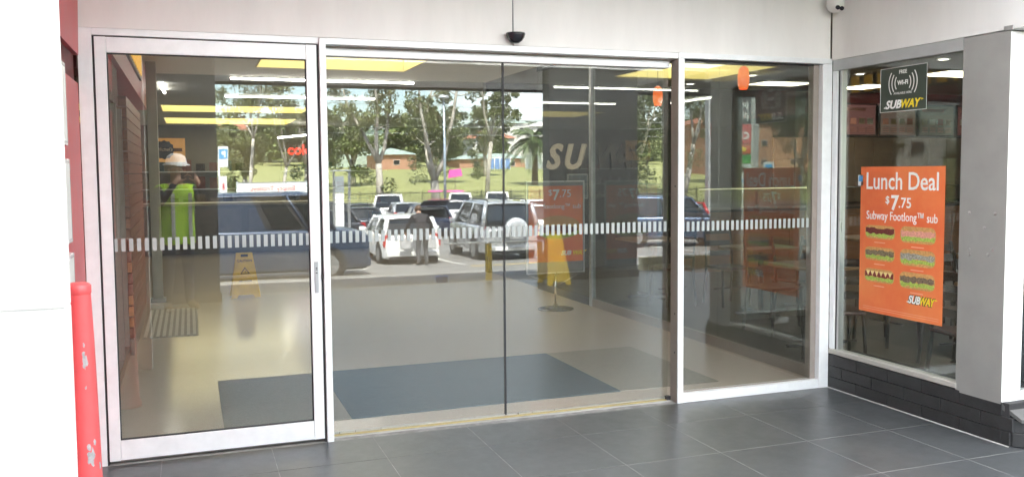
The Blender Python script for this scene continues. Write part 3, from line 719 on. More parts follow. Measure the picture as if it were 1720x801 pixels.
# mats
gm = thing('entrance_mat', 'grey carpet mat running across the floor behind the doors', 'mat', (1.5, 1.1, .01))
MB().box(-.205, .583, .40, 1.836, .0105, .016).build('carpet_tile', matg, gm)
MB().box(2.535, 3.36, .40, 1.836, .0105, .016).build('carpet_tile', matg, gm)
bm_ = thing('blue_mat', 'slate blue carpet mat in the middle of the grey entrance mat', 'mat', (1.55, 1.1, .01))
MB().box(.586, 2.532, .40, 1.836, .0105, .018).build('carpet', matb, bm_)
tm = thing('ribbed_mat', 'pale ribbed floor mat by the left inside wall', 'mat', (-.55, 5, .01))
ribm = mat('pale_rib', (.72, .70, .66), .5, var=.08)
MB().box(-.84, -.32, 3.98, 5.9, .0105, .014).build('base', mat('rib_base', (.42, .40, .36), .7, var=.1), tm)
for k in range(9): MB().box(-.83+k*.057, -.80+k*.057, 4.0, 5.88, .0142, .021).build('rib', ribm, tm)

# poster stand (frontal)
YS = 4.12
ps = thing('poster_stand', 'free standing orange seven dollar poster on a chrome pole inside', 'poster stand', (3.6, YS, .01))
MB().lathe([(0, 0), (.21, 0), (.21, .008), (.18, .016), (.03, .028), (.022, .06), (0, .06)], (3.60, YS+.03, .0105), 36).build('base', mat('black_gloss', (.02, .02, .02), .15, var=.05), ps)
MB().cyl((3.60, YS+.03, .04), (3.60, YS+.03, .50), .013, n=14).build('pole', chrome, ps)
MB().tube([(3.60, YS+.03, .27), (3.42, YS+.02, .36), (3.24, YS+.01, .43)], .004, n=6).build('brace', chrome, ps)
MB().tube([(3.60, YS+.03, .27), (3.78, YS+.02, .36), (3.94, YS+.01, .43)], .004, n=6).build('brace', chrome, ps)
fa = (3.228, 3.955, .43, 1.497)
for a in ((fa[0], fa[1], fa[3]-.014, fa[3]), (fa[0], fa[1], fa[2], fa[2]+.014), (fa[0], fa[0]+.014, fa[2]+.015, fa[3]-.015), (fa[1]-.014, fa[1], fa[2]+.015, fa[3]-.015)):
    MB().box(a[0], a[1], YS-.012, YS+.012, a[2], a[3]).build('frame_bar', alu_sh, ps, bevel=.002)
MB().box(fa[0]+.015, fa[1]-.015, YS+.002, YS+.008, fa[2]+.015, fa[3]-.015).build('back_panel', mat('grey_backing', (.25, .25, .25), .6, var=.05), ps)
sh_ = MB().box(fa[0]+.03, fa[1]-.02, YS-.002, YS+.001, .565, 1.44).build('poster_sheet', orange_po, ps)
def ptxt(s, size, m, x, z, **k): return text('lettering', s, size, m, ps, (1, 0, 0), (0, 0, 1), (x, YS-.0035, z), ext=.0005, **k)
ptxt('$', .10, white_ink, 3.50, 1.33); ptxt('7', .17, white_ink, 3.555, 1.28, bold=.004); ptxt('.75', .125, white_ink, 3.64, 1.31)
ptxt('footlong\u2122 sub', .078, white_ink, 3.44, 1.18)
def ell(cx, cz, rx, rz, y, n=20): return [(cx+rx*cos(2*pi*k/n), y, cz+rz*sin(2*pi*k/n)) for k in range(n)]
MB().poly(ell(3.62, .96, .29, .14, YS-.0034), (0, 1, 0), .001).build('printed_roll', crust, ps)
MB().poly(ell(3.62, .90, .27, .06, YS-.0046), (0, 1, 0), .001).build('printed_lettuce', lett, ps)
MB().poly(ell(3.62, .935, .25, .05, YS-.0058), (0, 1, 0), .001).build('printed_filling', fills[0], ps)
text('logo_lettering', 'SUB', .07, white_ink, ps, (1, 0, 0), (0, 0, 1), (3.66, YS-.0035, .64), shear=.3, bold=.003)
text('logo_lettering', 'WAY', .07, yellow_ink, ps, (1, 0, 0), (0, 0, 1), (3.80, YS-.0035, .64), shear=.3, bold=.003)

# caution A-frames
def caution(x, y, zb, h, rz, label, wd=.37):
    t = thing('wet_floor_sign', label, 'wet floor sign', (x, y, zb), rz, group='yellow wet floor signs')
    for s_ in (-1, 1):
        b0, t0 = -.14*s_*h/.6, -.012*s_
        wt, wb = wd*.27, wd*.5
        def P_(u, v, d):   # u across -1..1, v up 0..1
            hw = wb+(wt-wb)*v
            return (u*hw, b0+(t0-b0)*v+d*s_*-1, v*h)
        m_ = MB()
        # panel with an arched cut between the feet
        fr_ = [P_(-1, 0, 0), P_(-.62, 0, 0), P_(-.50, .07, 0), P_(.50, .07, 0), P_(.62, 0, 0), P_(1, 0, 0), P_(1, 1, 0), P_(-1, 1, 0)]
        m_.poly(fr_, (0, -s_, 0), .012)
        leaf = m_.build('panel', yellow_p, t, local=True)
        if s_ == 1:
            q = MB().obox((0, t0-.02, h*.93), (wt*.9, .006, h*.07)).build('handle_slot', ink, t, local=True)
            rot = math.atan2(h, abs(b0-t0))
            for s2, sz_, v in (('CAUTION', h*.072, .80), ('WET FLOOR', h*.05, .36)):
                cu_y = b0+(t0-b0)*v
                o = text('lettering', s2, sz_, ink, None, (1, 0, 0), (0, 0, 1), (0, 0, 0), align='CENTER', bold=.0008)
                o.parent = t; o.location = (0, cu_y-.0145, v*h)
                o.rotation_euler = (-(pi/2-rot), 0, 0)
            v = .58; cy = b0+(t0-b0)*v-.0145; r = h*.10
            tri = MB()
            for k in range(3):
                a0, a1 = pi/2+2*pi*k/3, pi/2+2*pi*(k+1)/3
                p = [(r*1.2*cos(a0), 0, r*sin(a0)), (r*1.2*cos(a1), 0, r*sin(a1)), (r*.9*cos(a1), 0, r*.75*sin(a1)), (r*.9*cos(a0), 0, r*.75*sin(a0))]
                tri.poly(p, (0, 1, 0), .002)
            tri.cyl((0, .001, -r*.2), (r*.15, .001, r*.25), r*.06, n=6)
            o = tri.build('warning_triangle', ink, t, local=True); o.location = (0, cy, v*h); o.rotation_euler = (-(pi/2-rot), 0, 0)
    MB().box(-wd*.22, wd*.22, -.025, .025, h*.985, h*1.0).build('hinge', yellow_p, t, local=True)
    return t
caution(.28, 6.70, .0105, .575, .03, 'yellow wet floor A-frame standing left inside the glass doors')

# ================================================================== SANDWICH SHOP INTERIOR (behind the right glass)
gs = thing('inner_shopfront', 'dark framed glass shopfront between foyer and sandwich shop', 'shopfront', (4.08, 2.2, 0))
MB().box(4.075, 4.12, .15, 4.20, .0105, .10).build('plinth', alu_in, gs)
MB().box(4.07, 4.12, .15, 4.20, 2.94, 2.998).build('head', alu_in, gs)
for y in (.15, 4.16): MB().box(4.062, 4.12, y, y+.06, .0106, 2.998).build('upright', steel if y > 4 else alu_in, gs, bevel=.003)
for a, b in ((.21, 1.53), (1.54, 2.85), (2.86, 4.16)): MB().box(4.085, 4.095, a, b, .10, 2.94).build('glass_pane', GLI, gs)
dw = thing('foyer_side_glazing', 'dark glazed foyer bay beyond the slim steel upright', 'shopfront', (4.1, 5.2, 0))
MB().box(4.075, 4.12, 4.225, 5.90, .0105, .10).build('plinth', dark_wall, dw)
MB().box(4.075, 4.12, 4.225, 5.90, 2.94, 2.998).build('head', dark_wall, dw)
MB().box(4.085, 4.095, 4.225, 5.90, .101, 2.939).build('glass_pane', GLI, dw)
MB().box(4.125, 16, -1.40, 7.99, .0108, .016).build('shop_floor', mat('dark_shop_floor', (.045, .036, .030), .35, var=.15, scale=3))['kind'] = 'structure'
# name over the counter
sg = thing('shop_name_sign', 'large tan italic shop name letters on the dark rear wall', 'sign', (5.8, 7.9, 1.65))
tanm = mat('tan_letter', (.55, .45, .32), .5, emit=(.5, .42, .32), estr=.10, var=.03)
for s_, x in (('S', 5.03), ('U', 5.32), ('B', 5.60), ('W', 5.85), ('A', 6.20), ('Y', 6.44)):
    text('letter', s_, .56, tanm if s_ in 'SU' else mat('darkened_letter', (.07, .063, .055), .5, var=.05), sg, (1, 0, 0), (0, 0, 1), (x, 7.93, 1.65), ext=.03, shear=.3, bold=.014, sx=.86)  # leading letters given a glow; the rest darkened for dimming behind glass
nb2 = thing('notice_board', 'grey rectangular notice board below the tan letters', 'notice board', (5.6, 7.9, 1.1))
MB().box(5.42, 5.78, 7.95, 7.995, 1.15, 1.56).build('frame', steel, nb2, bevel=.004)
MB().box(5.44, 5.76, 7.944, 7.949, 1.17, 1.54).build('panel', mat('grey_blue_panel', (.16, .19, .24), .5, var=.1), nb2)
panels = [(8.2, 9.15, 6.5, 7.1, 'warm ceiling panel light seen in the fixed side window'), (10.15, 10.75, 6.5, 7.3, 'warm ceiling panel light left of the wi-fi sticker'),
          (9.85, 10.9, 4.5, 5.2, 'warm ceiling panel light right of the wi-fi sticker')]
for (x0, x1, y0, y1, lb) in panels:
    t = thing('ceiling_panel', lb, 'ceiling light', ((x0+x1)/2, (y0+y1)/2, 2.98), group='ceiling panel lights')
    MB().box(x0, x1, y0, y1, 2.985, 2.999).build('frame', white_pl, t)
    MB().box(x0+.03, x1-.03, y0+.03, y1-.03, 2.980, 2.9849).build('diffuser', panel_e, t)
for (x, y, lb) in ((8.96, 5.31, 'small downlight left of the wi-fi sticker'), (8.75, 3.57, 'small downlight above and right of the wi-fi sticker'), (7.3, 7.3, 'small downlight beside the pendant'), (6.7, 4.4, 'small downlight in the fixed side window'), (7.5, 5.9, 'tiny downlight below the panel light')):
    t = thing('downlight', lb, 'downlight', (x, y, 2.98), group='ceiling downlights')
    MB().lathe([(.085, 0), (.085, -.012), (.06, -.012), (.06, -.004)], (x, y, 2.999), 18).build('ring', white_pl, t)
    MB().lathe([(0, 0), (.06, 0), (.06, -.006), (0, -.006)], (x, y, 2.996), 18).build('lens', down_e, t)
fl = thing('downlight', 'bright square downlight in the foyer ceiling above the right leaf', 'downlight', (3.8, 4.0, 2.97))
MB().box(3.66, 3.94, 3.86, 4.14, 2.985, 2.999).build('frame', white_pl, fl)
MB().box(3.68, 3.92, 3.88, 4.12, 2.980, 2.9845).build('lens', down_e, fl)
for (y, lb, z) in ((4.97, 'orange glass pendant lamp seen past the right sliding leaf', 2.45), (3.07, 'orange glass pendant lamp at the top of the fixed side window', 2.49)):
    t = thing('pendant_lamp', lb, 'pendant lamp', (5.4, y, z), group='orange pendant lamps')
    MB().lathe([(.045, 0), (.062, .06), (.064, .14), (.052, .22), (.02, .25), (0, .25)], (5.4, y, z), 18).build('shade', pend_e, t)
    MB().cyl((5.4, y, z+.25), (5.4, y, 2.998), .005, n=6).build('cord', black_pl, t)
# counter, screens, menu boards
kc = thing('shop_counter', 'timber fronted sandwich counter with glass screen along the rear wall', 'counter', (10, 6.8, 0))
MB().box(7.0, 15.5, 6.6, 7.2, .0105, .95).build('body', mat('orange_timber_front', (.30, .13, .055), .45, var=.2, scale=4, stretch=(1, 1, 7)), kc)
for k in range(10): MB().box(7.02+k*.85, 7.84+k*.85, 6.575, 6.598, .12, .86).build('front_board', mat('orange_timber_front', (.30, .13, .055)), kc, bevel=.004)
MB().box(6.95, 15.5, 6.5, 7.25, .951, .99).build('counter_top', dk_wood, kc, bevel=.006)
MB().box(7.0, 15.4, 6.56, 6.57, .99, 1.30).build('glass_screen', GLI, kc)
MB().box(7.0, 15.4, 6.545, 6.585, 1.301, 1.318).build('screen_rail', chrome, kc)
tiled = thing('splashback', 'tan tiled splashback behind the sandwich counter', 'wall', (11, 7.97, 1))
MB().box(9.4, 15.6, 7.96, 7.995, 1.0, 2.18).build('backing', mat('tan_tile', (.20, .15, .11), .4, var=.15, scale=3), tiled)
for k in range(14):
    for q in range(3):
        MB().box(9.42+k*.44, 9.84+k*.44, 7.945, 7.959, 1.02+q*.385, 1.385+q*.385).build('wall_tile', mat('tan_tile', (.20, .15, .11)), tiled, bevel=.003)
mcols = [emis('menu_pink', (.15, .065, .06), .10), emis('menu_green', (.10, .10, .075), .09), emis('menu_cream', (.14, .10, .08), .10)]
mlb = ['menu board nearest the window jamb', 'second menu board from the window jamb', 'third menu board, right of the wi-fi sticker', 'fourth menu board beside the pillar']
for k in range(4):
    x0 = 10.75+k*.93
    t = thing('menu_board', 'backlit '+mlb[k], 'menu board', (x0+.4, 7.9, 2.2), group='backlit menu boards over the counter')
    MB().box(x0, x0+.86, 7.88, 7.94, 2.20, 2.80).build('frame', dark_wall, t, bevel=.004)
    MB().box(x0+.03, x0+.83, 7.872, 7.879, 2.23, 2.77).build('screen', mcols[(k*2) % 3], t)
    for q in range(4):
        MB().box(x0+.07+q*.19, x0+.20+q*.19, 7.866, 7.871, 2.42, 2.53).build('dish_picture', fills[(k+q) % 6], t)
        for u in range(3): MB().box(x0+.07+q*.19, x0+.21+q*.19, 7.866, 7.871, 2.28+u*.035, 2.295+u*.035).build('menu_line', mat('menu_print', (.35, .16, .12), .6, var=.1), t)
    MB().box(x0+.07, x0+.6, 7.866, 7.871, 2.66, 2.72).build('menu_heading', mat('menu_print', (.35, .16, .12)), t)
# tables and chairs
def table(x, y, label):
    t = thing('cafe_table', label, 'table', (x, y, .0105), group='cafe tables')
    MB().box(-.34, .34, -.34, .34, .715, .745).build('tabletop', wood_t, t, bevel=.01, local=True)
    MB().cyl((0, 0, .02), (0, 0, .715), .03, n=12).build('pedestal', trim_b, t, local=True)
    MB().box(-.32, .32, -.025, .025, .004, .030).build('foot', trim_b, t, local=True)
    MB().box(-.025, .025, -.32, .32, .0, .027).build('foot', trim_b, t, local=True)
    return t
chp = None
def chair(x, y, rz, label):
    global chp
    if chp is not None: return dup(chp, (x, y, .0105), rz, label)
    t = thing('cafe_chair', label, 'chair', (x, y, .0105), rz, group='dark cafe chairs')
    MB().box(-.20, .20, -.19, .20, .435, .465).build('seat', mat('maroon_vinyl', (.06, .022, .02), .4, var=.1), t, bevel=.012, local=True)
    for sx_ in (-.18, .18):
        MB().tube([(sx_, .17, .44), (sx_*1.06, .20, 0)], .016, n=6).build('leg', dk_wood, t, local=True)
        MB().tube([(sx_, -.17, .44), (sx_*1.06, -.22, 0)], .016, n=6).build('leg', dk_wood, t, local=True)
        MB().tube([(sx_, -.17, .44), (sx_, -.19, .7), (sx_, -.24, .92)], .016, n=6).build('back_post', dk_wood, t, local=True)
    for z in (.60, .72, .86):
        MB().hexa([(-.17, -.20-(z-.44)*.08, z-.03), (.17, -.20-(z-.44)*.08, z-.03), (.17, -.185-(z-.44)*.08, z-.03), (-.17, -.185-(z-.44)*.08, z-.03),
                   (-.17, -.205-(z-.44)*.10, z+.03), (.17, -.205-(z-.44)*.10, z+.03), (.17, -.19-(z-.44)*.10, z+.03), (-.17, -.19-(z-.44)*.10, z+.03)]).build('back_rail', dk_wood, t, local=True)
    MB().tube([(-.185, .0, .2), (.185, .0, .2)], .009, n=6).build('stretcher', dk_wood, t, local=True)
    chp = t; return t
table(4.95, 1.25, 'small timber topped cafe table closest to the fixed side window')
table(5.6, 3.0, 'timber topped cafe table in the middle of the sandwich shop')
table(5.1, 4.6, 'timber topped cafe table behind the inner glass shopfront, farthest')
table(5.35, -.55, 'timber topped cafe table right behind the lunch poster')
table(7.1, 1.2, 'timber topped cafe table well behind the side window, mid room')
table(7.6, 3.6, 'timber topped cafe table in front of the sandwich counter')
for x, y, rz, lb in ((4.55, .55, -.4, 'dark cafe chair in the near corner of the fixed side window'), (5.0, 1.95, pi+.1, 'dark cafe chair on the far side of the closest table'), (5.6, 1.1, pi/2+.1, 'dark cafe chair right of the closest table'),
                     (5.6, 2.35, .1, 'dark cafe chair in front of the middle table'), (5.6, 3.65, pi, 'dark cafe chair behind the middle table'), (5.0, 3.9, 0, 'dark cafe chair in front of the farthest table'),
                     (4.75, -.62, -pi/2-.1, 'dark cafe chair left of the table behind the poster'), (6.0, -.5, pi/2, 'dark cafe chair right of the table behind the poster'), (5.4, .1, pi, 'dark cafe chair behind the poster table'),
                     (6.5, 1.2, -pi/2, 'dark cafe chair left of the mid room table'), (7.1, 1.9, pi, 'dark cafe chair behind the mid room table'), (7.6, 2.95, 0, 'dark cafe chair before the counter table'), (7.75, 1.15, pi/2, 'dark cafe chair right of the mid room table')):
    chair(x, y, rz, lb)

# ================================================================== BUILDING SHELL AND CANOPY
tag(MB().box(-14, 20, -1.40, 22.4, 3.21, 4.6).build('building_roof', conc), 'flat roof block of the shopping centre', 'roof')
tag(MB().box(-14, -8.21, -.1, 22.2, -.1, 3.2).build('left_shop_block', dark_wall), 'solid shop block left of the hall', 'building')
tag(MB().box(-8.2, -2.61, .05, 6.9, 0, 3.2).build('left_shop_front_block', dark_wall), 'dark shop block behind the red wall', 'building')
cn = thing('canopy', 'white soffit canopy along the shop fronts', 'canopy', (3, -5, 3.1))
opal = bpy.data.materials.new('added_opal_panel'); opal.use_nodes = True; n_ = opal.node_tree; n_.nodes.clear()
o_ = n_.nodes.new('ShaderNodeOutputMaterial'); tl = n_.nodes.new('ShaderNodeBsdfTranslucent'); tl.inputs[0].default_value = (.86, .87, .86, 1)
df_ = n_.nodes.new('ShaderNodeBsdfDiffuse'); df_.inputs[0].default_value = (.8, .8, .8, 1); mx_ = n_.nodes.new('ShaderNodeMixShader'); mx_.inputs[0].default_value = .12
n_.links.new(tl.outputs[0], mx_.inputs[1]); n_.links.new(df_.outputs[0], mx_.inputs[2]); n_.links.new(mx_.outputs[0], o_.inputs[0])
RL = (-6.4, -1.75)      # added translucent bay for fill light, out of view, between these y
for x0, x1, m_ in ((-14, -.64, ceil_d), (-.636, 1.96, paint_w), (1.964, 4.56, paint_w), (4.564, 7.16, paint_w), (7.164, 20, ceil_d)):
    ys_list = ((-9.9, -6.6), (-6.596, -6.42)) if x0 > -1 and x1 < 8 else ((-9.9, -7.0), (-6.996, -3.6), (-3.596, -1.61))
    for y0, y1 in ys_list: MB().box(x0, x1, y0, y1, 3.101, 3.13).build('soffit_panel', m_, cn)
MB().box(-.9, 4.03, -1.72, -.0, 3.101, 3.13).build('soffit_panel', paint_w, cn)
MB().box(4.26, 7.16, -1.72, -1.61, 3.101, 3.13).build('soffit_panel', paint_w, cn)
for k in range(6):
    x0 = -.63+k*1.3
    q = MB().quad([(x0, -6.38, 3.25), (x0+1.26, -6.38, 3.25), (x0+1.26, -1.75, 3.25), (x0, -1.75, 3.25)]).build('added_fill_panel', opal, cn)  # unseen translucent panel, added to brighten the walls and paving below
    MB().box(x0+1.26, x0+1.30, -6.40, -1.74, 3.11, 3.30).build('added_panel_bar', alu, cn)
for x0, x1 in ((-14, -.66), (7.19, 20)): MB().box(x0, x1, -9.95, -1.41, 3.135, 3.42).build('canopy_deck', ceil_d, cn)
MB().box(-.655, 7.185, -9.95, -6.42, 3.135, 3.42).build('canopy_deck', ceil_d, cn)
MB().box(-.655, 7.185, -1.73, -1.41, 3.135, 3.42).build('canopy_deck', ceil_d, cn)
MB().box(-14, 20, -10.02, -9.955, 3.06, 3.62).build('gutter_fascia', mat('dark_gutter', (.10, .10, .10), .5, var=.1), cn)
colm = mat('charcoal_column_cladding', (.06, .062, .066), .5, var=.12, scale=2)
for x0, x1, y0, y1, lb in ((-2.6, -.03, -6.7, -6.35, 'wide dark pier at the kerb left of the van'), (4.56, 6.0, -6.7, -6.45, 'wide dark canopy column at the kerb in front of the silver four wheel drive'),
                           (13.0, 13.5, -6.7, -6.3, 'dark canopy column at the kerb far to the right')):
    c_ = thing('canopy_column', lb, 'column', ((x0+x1)/2, (y0+y1)/2, 0), group='dark canopy columns at the kerb')
    MB().box(x0, x1, y0, y1, 0, 3.10).build('shaft', colm, c_, bevel=.01)
    MB().box(x0-.02, x1+.02, y0-.02, y1+.02, 0.002, .12).build('skirting', gasket, c_, bevel=.004)
# road markings
def strip_on(name, pts, w_, m, label):
    (xa, ya), (xb, yb) = pts; d = Vector((xb-xa, yb-ya, 0)).normalized(); n_ = Vector((-d.y, d.x, 0))*w_/2
    N = 12; vs = []; fs = []
    for k in range(N+1):
        p = Vector((xa+(xb-xa)*k/N, ya+(yb-ya)*k/N, 0))
        for q in (p-n_, p+n_): vs.append((q.x, q.y, zg(q.y)+.008))
        if k: fs.append((2*k-2, 2*k, 2*k+1, 2*k-1))
    me = bpy.data.meshes.new(name); me.from_pydata(vs, [], fs); me.materials.append(m)
    o = bpy.data.objects.new(name, me); C.objects.link(o); o['kind'] = 'structure'
for k in range(10): strip_on('bay_line', ((3.95+k*2.75, -17.6), (3.95+k*2.75, -23.2)), .10, line_w, '')
strip_on('lane_line', ((-20, -13.0), (30, -13.0)), .12, line_w, '')
strip_on('yellow_line', ((6.6, -16.9), (9.6, -16.9)), .22, line_y, '')
for k in range(12): strip_on('bay_line', ((-4+k*2.7, -33.2), (-4+k*2.7, -38.2)), .10, line_w, '')

# kerbside clutter seen in the glass
rl = thing('trolley_rail', 'yellow post on a flat foot carrying a long pale rail', 'rail', (3.9, -7.3, zg(-7.3)))
z_ = zg(-7.3)
MB().box(3.60, 4.20, -7.34, -7.26, z_, z_+.05).build('foot', yellow_m, rl, bevel=.008)
MB().box(3.85, 3.95, -7.32, -7.28, z_+.05, .52).build('post', yellow_m, rl, bevel=.006)
MB().box(4.70, 4.78, -7.32, -7.28, z_, .52).build('post', yellow_m, rl, bevel=.006)
MB().box(3.2, 5.0, -7.34, -7.26, .52, .545).build('rail', white_pl, rl, bevel=.006)
bn = thing('blue_tub', 'small blue tub standing on the road by the yellow post', 'tub', (3.2, -7.5, zg(-7.5)))
MB().lathe([(0, 0), (.08, 0), (.10, .18), (.11, .19), (.10, .20), (.095, .18), (.07, .02), (0, .02)], (3.22, -7.55, zg(-7.55)), 20).build('shell', mat('blue_tub_plastic', (.03, .12, .38), .4, var=.1), bn)
caution(4.50, -6.15, 0, .76, 0, 'tall yellow A-frame standing on the paving in front of the dark column', .36)
for k, (x0, lb) in enumerate(((7.95, 'pale yellow concrete wheel stop beside the dark column'),)):
    MBo = MB().poly([(x0, -10.1, zg(-10)-.02), (x0, -9.86, zg(-10)-.02), (x0, -9.9, zg(-10)+.26), (x0, -10.06, zg(-10)+.26)], (1, 0, 0), 1.5)
    tag(MBo.build('wheel_stop', mat('pale_yellow_concrete', (.60, .52, .30), .8, var=.15, scale=8), bevel=.015), lb, 'wheel stop')

# ================================================================== VEHICLES
def car(name, label, cat, loc, rz, paint, L=4.0, W=1.68, H=1.42, hood=.92, belt=.90, cowl=.30, roof_f=.43, roof_r=.86, tail=.97, deck=None, wheel_r=.30, clear=.18, spare=False, rack=False, ute=False, plate=True, group='cars parked in the open car park', van=False, hatch_up=False):
    """local frame: +x forward, origin on the ground at the middle. Fractions run from the front (0) to the tail (1)."""
    t = thing(name, label, cat, loc, rz, group)
    X = lambda f: L/2-L*f
    w = W/2
    deck = belt if deck is None else deck
    # lower body : loft of cross sections
    st_ = [(.0, .30, clear+.12, hood-.24, .80), (.015, .52, clear, hood-.13, .90), (.06, .9, clear, hood-.06, .97), (.16, 1, clear, hood, 1), (cowl, 1, clear, belt, 1),
           (.5, 1, clear, belt+.01, 1), (roof_r, 1, clear, belt+.02, 1), (.95, 1, clear, deck, .985), (.985, .9, clear+.02, deck-.05, .93), (1.0, .6, clear+.10, deck-.12, .86)]
    mb = MB(); rings = []
    for f, _, zb, zt, wf_ in st_:
        x = X(f); ww_ = w*wf_; zm = zb+(zt-zb)*.55
        prof = [(-.80, zb), (-.97, zb+.05), (-1.0, zm), (-.965, zt-.06), (-.90, zt), (0, zt+.025), (.90, zt), (.965, zt-.06), (1.0, zm), (.97, zb+.05), (.80, zb), (0, zb)]
        rings.append([mb.b.verts.new((x, p*ww_, z)) for p, z in prof])
    n = 12
    for a, b in zip(rings, rings[1:]):
        for k in range(n):
            f = mb.b.faces.new((a[k], a[(k+1) % n], b[(k+1) % n], b[k])); f.smooth = True
    mb.b.faces.new(rings[0]); mb.b.faces.new(rings[-1][::-1])
    body = mb.build('body', paint, t, local=True, bevel=.03)
    # greenhouse
    xb0, xt0, xt1, xb1 = X(cowl-.02), X(roof_f), X(roof_r-(.0)), X(tail)
    if ute: xt1, xb1 = X(roof_r), X(roof_r+.03)
    wb, wt = w*.93, w*(.76 if not van else .86)
    zb, zt = belt-.03, H-.05
    def gp(fx, fy, fz):   # fx 0 front..1 rear
        x0 = xb0+(xt0-xb0)*fz; x1 = xb1+(xt1-xb1)*fz
        return (x0+(x1-x0)*fx, fy*(wb+(wt-wb)*fz), zb+(zt-zb)*fz)
    def gpc(fx, fy, fz, e):
        p = Vector(gp(fx, fy, fz)); return p
    shell = [gp(0, -1, 0), gp(0, 1, 0), gp(1, 1, 0), gp(1, -1, 0), gp(0, -1, 1), gp(0, 1, 1), gp(1, 1, 1), gp(1, -1, 1)]
    cen = Vector(((xb0+xb1)/2, 0, zb))
    if van:
        MB().hexa([gp(.36, -1, 0), gp(.36, 1, 0), gp(1, 1, 0), gp(1, -1, 0), gp(.36, -1, 1), gp(.36, 1, 1), gp(1, 1, 1), gp(1, -1, 1)]).build('cargo_side', paint, t, local=True, bevel=.04)
    def pane(nm, a, b, c, d):
        cc = (Vector(a)+Vector(b)+Vector(c)+Vector(d))/4
        nrm = (Vector(b)-Vector(a)).cross(Vector(d)-Vector(a)).normalized()
        if nrm.dot(cc-cen) < 0: nrm = -nrm
        pts = [cc+(Vector(p)-cc)*.97+nrm*(-.004) for p in (a, b, c, d)]
        MB().poly(pts, nrm, .006).build(nm, CARGL, t, local=True)
    core = MB().hexa([tuple(cen+(Vector(p)-cen)*Vector((.975, .97, .98)).x) for p in shell]) if False else None
    MB().hexa([(p[0]*.985+cen.x*.015, p[1]*.975, p[2]-.005) for p in shell]).build('cabin_interior', trim_b, t, local=True)
    pane('windscreen', gp(0, -.94, .04), gp(0, .94, .04), gp(0, .94, .97), gp(0, -.94, .97))
    if not van: pane('rear_window', gp(1, -.90, .10), gp(1, .90, .10), gp(1, .88, .93), gp(1, -.88, .93))
    cuts = [(.02, .13), (.17, .33)] if van else ([(.06, .92)] if ute else [(.05, .46), (.50, .86)])
    if L > 4.3 and not van and not ute: cuts = [(.05, .36), (.40, .70), (.74, .93)]
    for sgn in (-1, 1):
        for a, b in cuts: pane('side_window', gp(a, sgn, .08), gp(b, sgn, .08), gp(b if b < .9 else b-.03, sgn, .93), gp(a+.02, sgn, .93))
    # pillars
    pl_ = MB()
    def pillar(fx0, fx1, sgn, r): pl_.tube([gp(fx0, sgn, 0), gp((fx0+fx1)/2, sgn*1.01, .5), gp(fx1, sgn, 1)], r, n=6)
    for sgn in (-1, 1):
        pillar(0, 0, sgn, .045); pillar(1, 1, sgn, .075)
        for a, b in zip(cuts, cuts[1:]): m__ = (a[1]+b[0])/2; pillar(m__, m__, sgn, .03)
    pl_.build('pillars', paint, t, local=True)
    # roof slab, crowned
    mb = MB(); rr = []
    for f in (0, .06, .3, .7, .94, 1.03):
        z = zt+.0+.05*min(1, min(f+.12, 1.1-f)*5)
        x = xt0+(xt1-xt0)*f
        rr.append([mb.b.verts.new((x, p*wt*1.02, zt-.02 if abs(p) > .99 else z-(.02 if abs(p) > .8 else 0))) for p in (-1, -.9, -.5, 0, .5, .9, 1)])
    for a, b in zip(rr, rr[1:]):
        for k in range(6): f = mb.b.faces.new((a[k], a[k+1], b[k+1], b[k])); f.smooth = True
    r_ = bmesh.ops.extrude_face_region(mb.b, geom=mb.b.faces[:]); bmesh.ops.translate(mb.b, verts=[v for v in r_['geom'] if isinstance(v, bmesh.types.BMVert)], vec=(0, 0, -.03))
    roof = mb.build('roof', paint, t, local=True)
    if rack:
        for sgn in (-1, 1): MB().tube([(xt0-.1, sgn*wt*.86, zt+.05), (xt0-.2, sgn*wt*.86, zt+.10), (xt1+.2, sgn*wt*.86, zt+.10), (xt1+.1, sgn*wt*.86, zt+.05)], .018, n=6).build('roof_rail', trim_b, t, local=True)
    # wheels
    for fx in (.19, .79):
        for sgn in (-1, 1):
            x = X(fx); y0, y1 = sgn*(w-.20), sgn*(w+.012)
            MB().cyl((x, sgn*(w-.25), wheel_r+.02), (x, sgn*(w+.003), wheel_r+.02), wheel_r+.065, n=24).build('wheel_arch', trim_b, t, local=True)
            wh = MB().cyl((x, y0, wheel_r), (x, y1, wheel_r), wheel_r, n=24).build('wheel', tyre_m, t, local=True)
            rm = MB().cyl((x, y1, wheel_r), (x, y1+sgn*.006, wheel_r), wheel_r*.66, n=20)
            for k in range(5):
                a = 2*pi*k/5+.3
                rm.obox((x+cos(a)*wheel_r*.34, y1+sgn*.010, wheel_r+sin(a)*wheel_r*.34), (wheel_r*.62, .012, wheel_r*.16), Matrix.Rotation(-a, 3, 'Y') if False else None)
            rm.build('rim', rim_m, wh, local=True)
    # lights, bumpers, plates
    zt_ = deck-.06
    for sgn in (-1, 1):
        MB().obox((X(.968), sgn*w*.885, zt_-.10), (.12, w*.20, .34 if not ute else .26)).build('tail_light', tail_m, t, local=True, bevel=.02)
        MB().obox((X(.045), sgn*w*.70, hood-.26), (.12, w*.34, .14)).build('headlight', lamp_l, t, local=True, bevel=.03)
        MB().obox((X(cowl+.03), sgn*(w+.10), belt+.06), (.10, .20, .13)).build('wing_mirror', paint, t, local=True, bevel=.03)
    MB().obox((X(.992), 0, clear+.17), (.12, W*.90, .16)).build('rear_bumper', paint if not ute else chrome, t, local=True, bevel=.03)
    MB().obox((X(.985), 0, clear+.04), (.12, W*.80, .09)).build('bumper_trim', trim_b, t, local=True, bevel=.02)
    MB().obox((X(.008), 0, clear+.16), (.12, W*.86, .20)).build('front_bumper', paint, t, local=True, bevel=.04)
